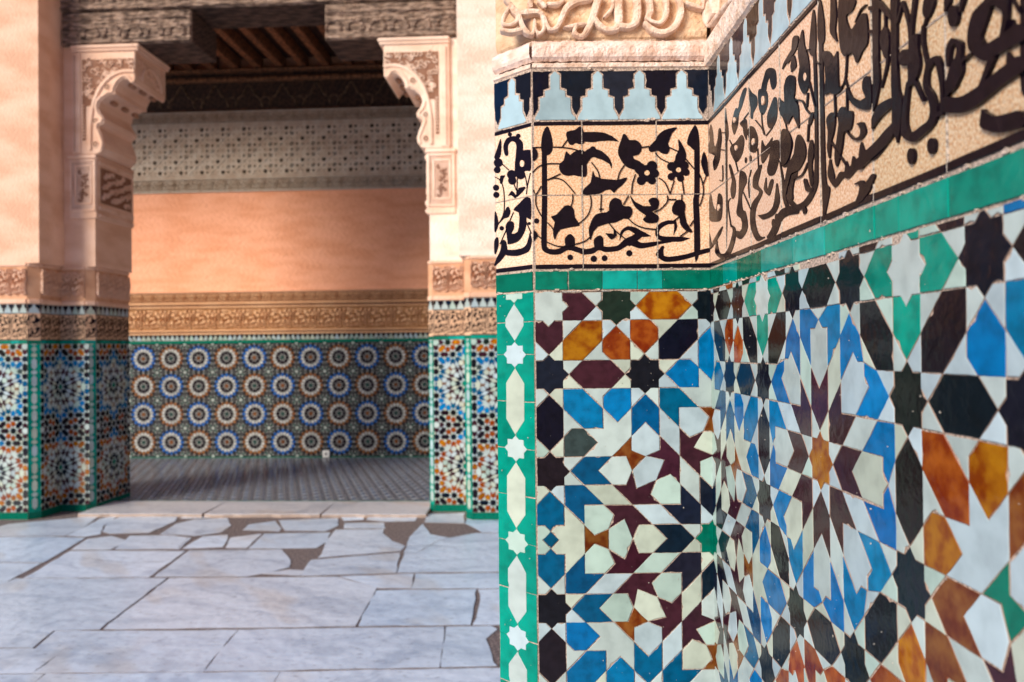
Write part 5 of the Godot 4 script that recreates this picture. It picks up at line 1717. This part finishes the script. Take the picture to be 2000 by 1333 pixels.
	g.blob("side", [-426,13346,-394,13280,-428,13215,-515,13203,-605,13151,-515,13265,-470,13337])
	g.blob("side", [-515,13078,-528,13059,-557,13053,-587,13065,-599,13088,-586,13107,-557,13113,-527,13100])
	g.blob("side", [-34,13083,-42,13070,-61,13067,-80,13075,-88,13090,-80,13103,-60,13106,-42,13098])
	g.stroke("side", [-50,12965,-8,1,-56,12860,-36,10,-115,12768,-37,34,-284,12738,-10,42,-456,12754,1,39])
	g.stroke("side", [-520,12877,-51,5,-522,12783,-63,19,-601,12697,-43,23,-689,12614,-15,8])
	g.blob("side", [-681,13317,-626,13216,-628,13107,-691,13051])
	g.blob("side", [-630,12974,-620,12855,-691,12752,-698,12926])
	g.stroke("side", [-674,13773,-5,-4,-574,13710,-8,-2,-510,13560,-9,1,-514,13280,-9,2,-627,13138,-8,4])
	g.stroke("side", [-259,13707,-8,2,-278,13464,-8,1])
	g.stroke("side", [-335,13650,-8,-1,-283,13542,-8,-1])
	g.stroke("side", [-122,13700,-8,0,-93,13559,-8,1,-105,13470,-8,2])
	g.stroke("side", [-35,13716,-8,3,-93,13544,-8,3])
	g.stroke("side", [-538,13923,-6,-4,-419,13825,-6,-4])
	g.stroke("side", [-341,13258,-8,3,-407,13158,-8,3])
	g.stroke("side", [-110,13108,-8,-2,-30,12962,-8,-2])
	g.stroke("side", [-429,13115,-8,3,-587,12883,-8,3])
	g.blob("right", [131,14280,234,14147,263,14006,332,13951,440,14016,479,14117,581,14098,628,13966,569,13854,530,13753,388,13675,246,13679,202,13794,291,13848,2,13957,-9,14038,69,14095,30,14203])
	g.blob("right", [800,14278,845,14158,913,13979,883,13881,789,13906,757,14058])
	g.stroke("right", [815,13917,-41,11,801,13509,-38,8,797,13152,-38,7,762,12684,-10,1])
	g.blob("right", [1608,14229,1501,14272,1359,14209,1298,14127,1212,14153,1152,14137,1090,14086,1037,13997,1128,13877,1230,13909,1290,13960,1323,14052,1438,14101])
	g.blob("right_hole", [1136,14047,1172,14062,1200,14020,1164,13999])
	g.blob("right", [1662,14236,1787,14138,1935,14051,1955,13958,1829,13918,1801,13862,1725,13900,1729,13996,1683,14123])
	g.blob("right", [2010,14097,2242,14006,2282,13887,2211,13819,2117,13808,2025,13875,1981,13997])
	g.blob("right_hole", [2124,13967,2167,13981,2178,13905,2136,13903])
	g.blob("right", [2180,14178,2251,14214,2384,14185,2511,14108,2527,13971,2419,13963,2356,14043,2337,14109,2268,14073,2219,14013,2081,14074])
	g.blob("right", [1347,13944,1568,13930,1616,13818,1584,13696,1480,13790,1455,13863])
	g.blob("right", [984,13784,1195,13781,1397,13804,1504,13717,1443,13600,1300,13551,1155,13568,981,13715])
	g.blob("right_hole", [1180,13725,1228,13735,1261,13696,1219,13676])
	g.blob("right", [1695,13812,1847,13754,1965,13611,1911,13500,1786,13515,1659,13579,1664,13691,1614,13770])
	g.blob("right_hole", [1790,13626,1842,13647,1860,13599,1819,13583])
	g.blob("right", [1591,13482,1577,13462,1547,13459,1517,13476,1505,13502,1519,13522,1549,13524,1579,13507])
	g.blob("right", [1752,13459,1738,13438,1705,13435,1672,13453,1660,13481,1674,13503,1708,13505,1740,13487])
	g.blob("right", [2083,13564,2196,13474,2400,13510,2306,13386,2120,13325,2052,13387])
	g.blob("right", [2459,13876,2542,13821,2536,13663,2404,13598,2272,13650,2254,13760,2347,13823])
	g.blob("right", [3026,13778,2982,13710,2880,13708,2778,13775,2738,13873,2785,13942,2890,13940,2989,13872])
	g.blob("right", [2593,13834,2724,13738,2901,13736,3066,13654,3062,13550,3012,13510,2951,13555,2775,13523,2660,13648,2588,13720])
	g.blob("right", [2354,13463,2568,13436,2605,13312,2472,13154,2297,13163,2232,13238,2304,13327])
	g.blob("right", [2702,13486,2850,13432,2941,13311,2880,13216,2799,13137,2661,13169,2603,13255,2666,13297,2805,13290,2634,13419])
	g.blob("right", [87,13416,189,13263,328,13181,441,13347,608,13278,614,13131,528,13017,250,13044,33,13098,-35,13245])
	g.blob("right_hole", [427,13192,483,13213,507,13159,452,13141])
	g.blob("right", [974,13576,1090,13445,1173,13324,1138,13193,1017,13182,961,13298,1027,13389,912,13573])
	g.blob("right", [1351,13421,1526,13357,1575,13256,1453,13199,1394,13127,1416,12990,1523,12938,1585,12764,1374,12679,1175,12724,1149,12796,1349,12766,1383,12878,1187,12979,1251,13104,1286,13233,1301,13331])
	g.stroke("right", [2014,13303,-49,17,1898,13235,-95,28,1870,13146,-86,9,2037,13050,-52,11,1822,12966,-85,25,1755,12850,-86,15,1800,12715,-87,5,1945,12599,-57,-16,2126,12586,4,-8])
	g.stroke("right", [2196,13148,-18,4,2178,13053,-50,8,2254,12992,43,-24,2346,13071,54,-17])
	g.stroke("right", [2509,13015,-29,6,2502,12871,-74,18,2370,12792,-58,28,2098,12793,-16,28,1956,12832,6,5])
	g.blob("right", [2444,12676,2429,12649,2395,12643,2362,12660,2349,12691,2364,12718,2398,12725,2431,12707])
	g.blob("right", [2526,12714,2513,12688,2483,12682,2453,12698,2442,12728,2455,12754,2486,12760,2515,12743])
	g.stroke("right", [2272,12569,50,-22,2405,12601,83,-28,2537,12691,79,-29,2704,12734,55,-44,3011,12708,25,-44])
	g.stroke("right", [2601,13226,-16,3,2676,13038,-28,5,2709,12861,-43,5,2803,12752,-47,2])
	g.blob("right", [2819,13133,3027,13132,3029,12990,2889,12951,2865,12845,2976,12769,3019,12741,2862,12769,2769,12863,2775,13017])
	g.stroke("right", [-14,12911,-44,4,89,12743,-67,-7,238,12799,62,-18,452,12863,59,-18,590,12916,29,-9])
	g.stroke("right", [343,12766,-42,5,371,12650,-90,1,574,12580,-9,-28,833,12585,75,-25,1024,12693,81,-17,1090,12822,53,-6,942,12897,14,1])
	g.stroke("right", [631,14038,0,-4,774,13999,0,-4])
	g.stroke("right", [569,13854,-3,-4,764,13795,-3,-4])
	g.stroke("right", [957,13861,-14,2,1075,13761,-13,1])
	g.stroke("right", [1900,13818,-10,0,2089,13686,-10,1,2156,13606,-11,2])
	g.stroke("right", [2094,13823,-12,3,2113,13710,-12,3,2179,13600,-11,2])
	g.stroke("right", [1676,13963,-10,5,1514,13946,-11,6])
	g.stroke("right", [2404,13598,-8,5,2224,13573,-9,5])
	g.stroke("right", [658,13631,-16,4,650,13470,-16,4,517,13498,0,5])
	g.stroke("right", [1184,13561,-14,2,1266,13440,-14,2])
	g.stroke("right", [1726,13337,-13,4,1643,13225,-13,3,1663,13076,-13,2])
	g.stroke("right", [1451,13166,-13,1,1709,12938,-12,0])
	g.stroke("right", [956,13193,-14,4,860,13141,-16,3,972,12875,-15,2])
	g.stroke("right", [1960,13503,-12,3,1977,13327,-12,3])
	g.stroke("right", [2775,13523,-10,2,2812,13456,-9,2])
	g.blob("right", [3451,14287,3500,14185,3498,13940,3437,13908,3358,13979,3385,14122])
	g.stroke("right", [3466,13925,-28,10,3481,13673,-31,10,3483,13263,-31,8,3473,12992,-34,8,3432,12824,-50,16,3230,12724,-45,25,2918,12722,-31,33,2666,12735,-26,34])
	g.blob("right", [3607,14302,3673,14113,3677,13952,3610,13938,3545,14017,3553,14217])
	g.stroke("right", [3604,13967,-36,14,3610,13496,-36,11,3612,13094,-39,10,3626,12824,-43,8,3665,12749,-74,15,3616,12546,-23,5])
	g.stroke("right", [3754,12953,-19,4,3765,12846,-61,8,3841,12765,-1,-32,3963,12803,33,-28,4050,12784,34,-35,4163,12808,42,-29,4300,12836,36,-33,4479,12829,44,-38,4625,12872,52,-36])
	g.blob("right", [4304,12966,4359,12869,4326,12824,4261,12858])
	g.blob("right", [4048,12890,4094,12811,4022,12803])
	g.blob("right", [4167,12899,4219,12819,4136,12814])
	g.blob("right", [3038,14238,3115,14193,3093,14122,2992,14087,2848,14081,2711,14054,2765,14104,2954,14146,2978,14225])
	g.blob("right", [3212,14219,3262,14058,3331,13947,3362,13797,3340,13693,3247,13653,3155,13725,3101,13830,3144,13930,3110,14072])
	g.blob("right_hole", [3241,13803,3272,13828,3300,13783,3269,13758])
	g.stroke("right", [2848,14073,16,-13,2971,14066,-39,-6,2992,13985,-67,26,2943,13955,-9,5])
	g.blob("right", [2746,13632,2659,13642,2627,13729])
	g.blob("right", [2884,13934,3024,13871,3019,13741,2997,13689,3092,13601,3107,13481,3096,13401,2971,13550,2847,13512,2752,13577,2669,13655,2673,13776,2758,13734,2756,13887])
	g.blob("right", [3403,13451,3436,13413,3363,13351,3322,13398])
	g.blob("right", [2662,13488,2824,13458,2922,13328,2856,13210,2727,13166,2651,13214])
	g.blob("right", [3102,13346,3231,13233,3245,13116,3090,13038,2890,13039,2759,12886,2742,13010,2832,13141,2978,13210,3022,13316])
	g.stroke("right", [2961,12986,-19,6,2885,12921,-53,13,2907,12835,-28,4])
	g.blob("right", [3394,13218,3436,13111,3386,13013,3416,12868,3362,12838,3319,12944,3299,13089,3340,13205])
	g.stroke("right", [3237,12906,-35,3,3289,12832,-42,-5,3386,12805,-10,-18])
	g.blob("right", [3250,12656,3237,12637,3208,12632,3179,12646,3168,12671,3181,12690,3210,12694,3238,12680])
	g.stroke("right", [3860,14190,-46,20,3862,14060,-55,23,3845,13951,-49,17,3916,13846,-6,1])
	g.blob("right", [3965,14143,4096,14111,4246,14019,4203,13965,4091,13964,4157,13838,4254,13847,4335,13873,4412,13847,4439,13736,4430,13634,4352,13605,4257,13556,4192,13653,4052,13680,3969,13813])
	g.blob("right", [3641,13859,3753,13830,3860,13739,3922,13767,3933,13648,3942,13492,4009,13455,3895,13444,3773,13496,3671,13516,3698,13627,3685,13737])
	g.blob("right", [4101,13427,4181,13328,4314,13262,4392,13261,4343,13336,4358,13402,4423,13403,4471,13351,4465,13168,4312,13203,4180,13279,4112,13350])
	g.blob("right", [3814,13328,3868,13260,3840,13165,3790,13101,3755,12979,3710,13069,3730,13195,3702,13308])
	g.blob("right", [3981,13316,4039,13298,4067,13265,4178,13219,4146,13106,4032,13112,3985,13000,3891,12883,3848,12982,3898,13098,3932,13191,3920,13283])
	g.stroke("right", [4056,13121,-6,-1,4171,13032,-9,-4,4279,12997,13,-15,4345,13027,44,-14,4308,13096,34,2,4250,13110,-1,5])
	g.stroke("right", [4201,12684,3,-5,4294,12676,-34,-8,4318,12606,-52,13,4250,12553,-34,13])
	g.stroke("right", [4474,12673,-32,15,4370,12608,-53,25,4277,12560,-38,18])
	g.stroke("right", [3016,13676,-2,-5,3189,13614,-8,-1,3278,13516,-11,1,3367,13447,-10,0])
	g.stroke("right", [3319,13629,-13,4,3298,13538,-13,4])
	g.stroke("right", [3327,13361,-13,4,3305,13242,-13,4])
	g.stroke("right", [4095,13677,-10,4,4060,13503,-10,4,3986,13465,-9,5])
	g.stroke("right", [4060,13503,-10,2,4106,13419,-9,2])
	g.stroke("right", [4086,13420,-10,3,4080,13248,-10,3])
	g.stroke("right", [4254,13859,9,-5,4336,13908,8,-5,4414,13910,6,-6])
	g.stroke("right", [3865,13441,-11,3,3874,13284,-11,3])
	g.stroke("right", [3790,13101,-9,0,4052,12858,-8,0])
	g.stroke("right", [3111,14086,0,-5,3369,13989,0,-5])
	g.stroke("right", [3359,13714,-12,3,3474,13484,-12,2])
	g.stroke("right", [2929,12993,5,-6,3164,12978,9,-6,3297,13047,11,-5])
	g.stroke("right", [3494,13846,-7,-1,3588,13785,-7,-1])
	g.stroke("right", [4572,13875,-53,23,4566,13676,-44,18,4560,13477,-42,15,4565,13314,-46,16,4533,13183,-21,8,4510,13129,-4,2])
	g.stroke("right", [4614,13837,-31,0,4704,13748,-28,1,4795,13651,-12,0])
	g.stroke("right", [4475,13862,-5,-13,4550,13825,-5,-13])
	g.stroke("right", [4476,13697,0,-13,4545,13670,0,-13])
	g.blob("right", [4701,13642,4749,13564,4750,13475,4704,13424,4655,13492,4631,13571,4649,13623])
	g.stroke("right", [4726,13484,-12,5,4719,13379,-14,6,4637,13250,-5,2])
	g.stroke("right", [4704,13729,-10,4,4701,13642,-10,4])
	g.stroke("right", [4833,13760,-48,21,4824,13572,-38,15,4821,13381,-38,14,4825,13188,-48,14,4850,13084,-66,19,4836,12945,-57,16,4843,12823,-3,1])
	g.stroke("right", [4784,13105,-30,34,4653,13106,-49,40,4546,13067,-46,25,4502,13019,-14,6])
	g.stroke("right", [4808,12953,-24,15,4707,12903,-55,35,4561,12862,-51,38,4384,12834,-57,38,4314,12798,-39,20])
	g.stroke("right", [4936,13696,-12,7,4867,13602,-11,6])
	g.stroke("right", [4945,13692,-14,4,5013,13533,-17,5,5032,13433,-21,7])
	g.stroke("right", [5088,13648,-21,10,5048,13500,-17,8,5037,13431,-21,9])
	g.blob("right", [5019,13429,5116,13427,5122,13334,5145,13244,5126,13179,5073,13142,5001,13139,4996,13270,4933,13293,4896,13325,4889,13375,4936,13395,5009,13372])
	g.stroke("right", [4993,13151,-21,8,4962,13049,-27,10,4940,12934,-33,9,4959,12844,-45,0,5045,12803,14,-34,5166,12815,32,-29,5265,12840,36,-20,5291,12911,40,-11,5254,13002,38,-5,5207,13070,29,-7,5217,13147,24,-11,5260,13194,31,-22,5324,13196,-19,-10,5361,13123,-30,7,5381,13004,-18,5,5380,12859,-15,4])
	g.stroke("right", [5081,13139,-19,2,5171,12997,-15,1])
	g.stroke("right", [5267,12875,6,-19,5384,12853,4,-14])
	g.stroke("right", [5184,13435,-14,6,5181,13338,-14,5,5224,13198,-14,3])
	g.blob("right", [5206,13596,5255,13587,5319,13546,5285,13491,5235,13472,5187,13524])
	g.stroke("right", [5227,13480,-9,6,5188,13434,-9,5])
	g.blob("right", [5064,12679,5050,12646,5018,12638,4987,12661,4975,12700,4989,12734,5021,12741,5052,12718])
	g.blob("right", [5304,12681,5291,12650,5260,12643,5229,12665,5217,12703,5231,12735,5263,12741,5293,12719])
	g.blob("right", [5563,13348,5547,13311,5510,13308,5473,13341,5459,13392,5476,13429,5513,13431,5549,13397])
	g.stroke("right", [5455,13478,-29,16,5439,13442,-15,8])
	g.stroke("right", [5606,13420,-20,11,5583,13372,-8,5])
	g.stroke("right", [5452,13116,15,-6,5462,13196,26,-13,5507,13229,15,-22,5564,13191,-28,3,5565,13133,-25,11,5533,13053,-62,32,5478,12989,-54,30,5440,12951,-16,9])
	g.stroke("right", [5575,13080,10,-10,5672,13093,7,-7])
	g.stroke("right", [5423,12892,-6,-45,5554,12848,10,-48,5665,12838,34,-49,5797,12851,37,-43,5921,12871,35,-42,6083,12889,34,-45])
	g.stroke("right", [5841,13301,-30,27,5756,13267,-52,37,5715,13196,-59,27,5726,13120,-65,5,5803,13052,-1,-46,5926,13044,28,-44,6088,13044,33,-51])
	g.stroke("right", [5860,13315,-19,-36,5955,13258,-43,-7,5983,13178,-21,9,5951,13086,-14,7])
	g.stroke("right", [5847,13267,-11,7,5767,13152,-7,4])
	g.stroke("right", [5864,12998,-23,14,5759,12879,-15,9])
	g.stroke("right", [5779,12747,-12,1,5805,12685,-44,-21,5915,12638,3,-46,6077,12618,15,-47])
	g.stroke("stucco", [-2509,15804,-20,11,-2587,15667,-26,7,-2572,15583,-15,-23,-2466,15590,13,-27,-2401,15666,30,-3,-2449,15743,24,19,-2502,15796,16,16])
	g.stroke("stucco", [-2603,15515,-4,-27,-2482,15499,2,-33,-2345,15528,6,-27])
	g.stroke("stucco", [-2554,15911,-21,-18,-2464,15804,-23,-20,-2389,15712,-27,-14,-2360,15605,-31,-13,-2300,15498,-27,-27,-2224,15466,15,-27,-2193,15558,27,-5,-2192,15634,18,0])
	g.stroke("stucco", [-2193,15558,-20,-10,-2148,15466,-9,-32,-2075,15526,26,-8,-2085,15679,29,10,-2145,15740,12,36,-2282,15741,-3,46,-2358,15727,-6,30])
	g.stroke("stucco", [-2070,15664,-25,-11,-2011,15526,-19,-24,-1920,15540,21,-26,-1858,15647,34,-17,-1795,15784,34,-25,-1703,15859,21,-40,-1596,15889,6,-38,-1475,15896,1,-23])
	g.stroke("stucco", [-2243,15878,-35,-4,-2236,15817,-30,-4])
	g.stroke("stucco", [-2129,15878,-22,-21,-2069,15816,-25,-25])
	g.stroke("stucco", [-2008,15839,2,-30,-1886,15845,7,-26,-1824,15891,13,-18])
	g.stroke("stucco", [-1828,15540,1,-6,-1737,15554,5,-27,-1646,15576,4,-27,-1562,15583,2,-20])
	g.stroke("stucco", [-1669,15561,-29,8,-1692,15478,-30,-15,-1602,15431,8,-32,-1525,15522,36,-22,-1462,15659,45,-17,-1415,15811,51,-16,-1383,15903,50,-17])
	g.stroke("stucco", [-1432,15644,-30,-24,-1372,15567,-28,-32,-1281,15513,-6,-38,-1159,15535,27,-37,-1128,15626,53,-5,-1134,15779,61,1,-1132,15901,61,0])
	g.stroke("stucco", [-1310,15673,14,-12,-1217,15779,23,-12,-1201,15871,27,-5])
	g.stroke("stucco", [-1129,15565,-6,-42,-1007,15549,8,-42,-915,15609,47,-26,-890,15762,53,-3,-896,15899,53,3])
	g.stroke("stucco", [-744,15898,-46,-4,-731,15745,-46,3,-762,15654,-42,-4,-717,15608,-10,-25,-611,15592,13,-27,-533,15698,37,-10,-531,15897,43,0])
	g.stroke("stucco", [-793,15578,-23,-27,-703,15501,-20,-41,-566,15469,6,-42,-428,15544,33,-32,-350,15697,44,-12,-349,15834,38,6,-378,15895,27,13])
	g.stroke("stucco", [-272,15834,-9,-29,-151,15794,-10,-32,-75,15771,14,-23,-66,15847,23,-3,-58,15893,20,-3])
	g.stroke("stucco_r", [-12,15822,-73,30,28,15627,-85,30,215,15475,17,-34,536,15440,66,-43,960,15401,59,-41,1196,15365,47,-35])
	g.stroke("stucco_r", [323,15750,-68,29,361,15575,-67,31,169,15519,-44,22])
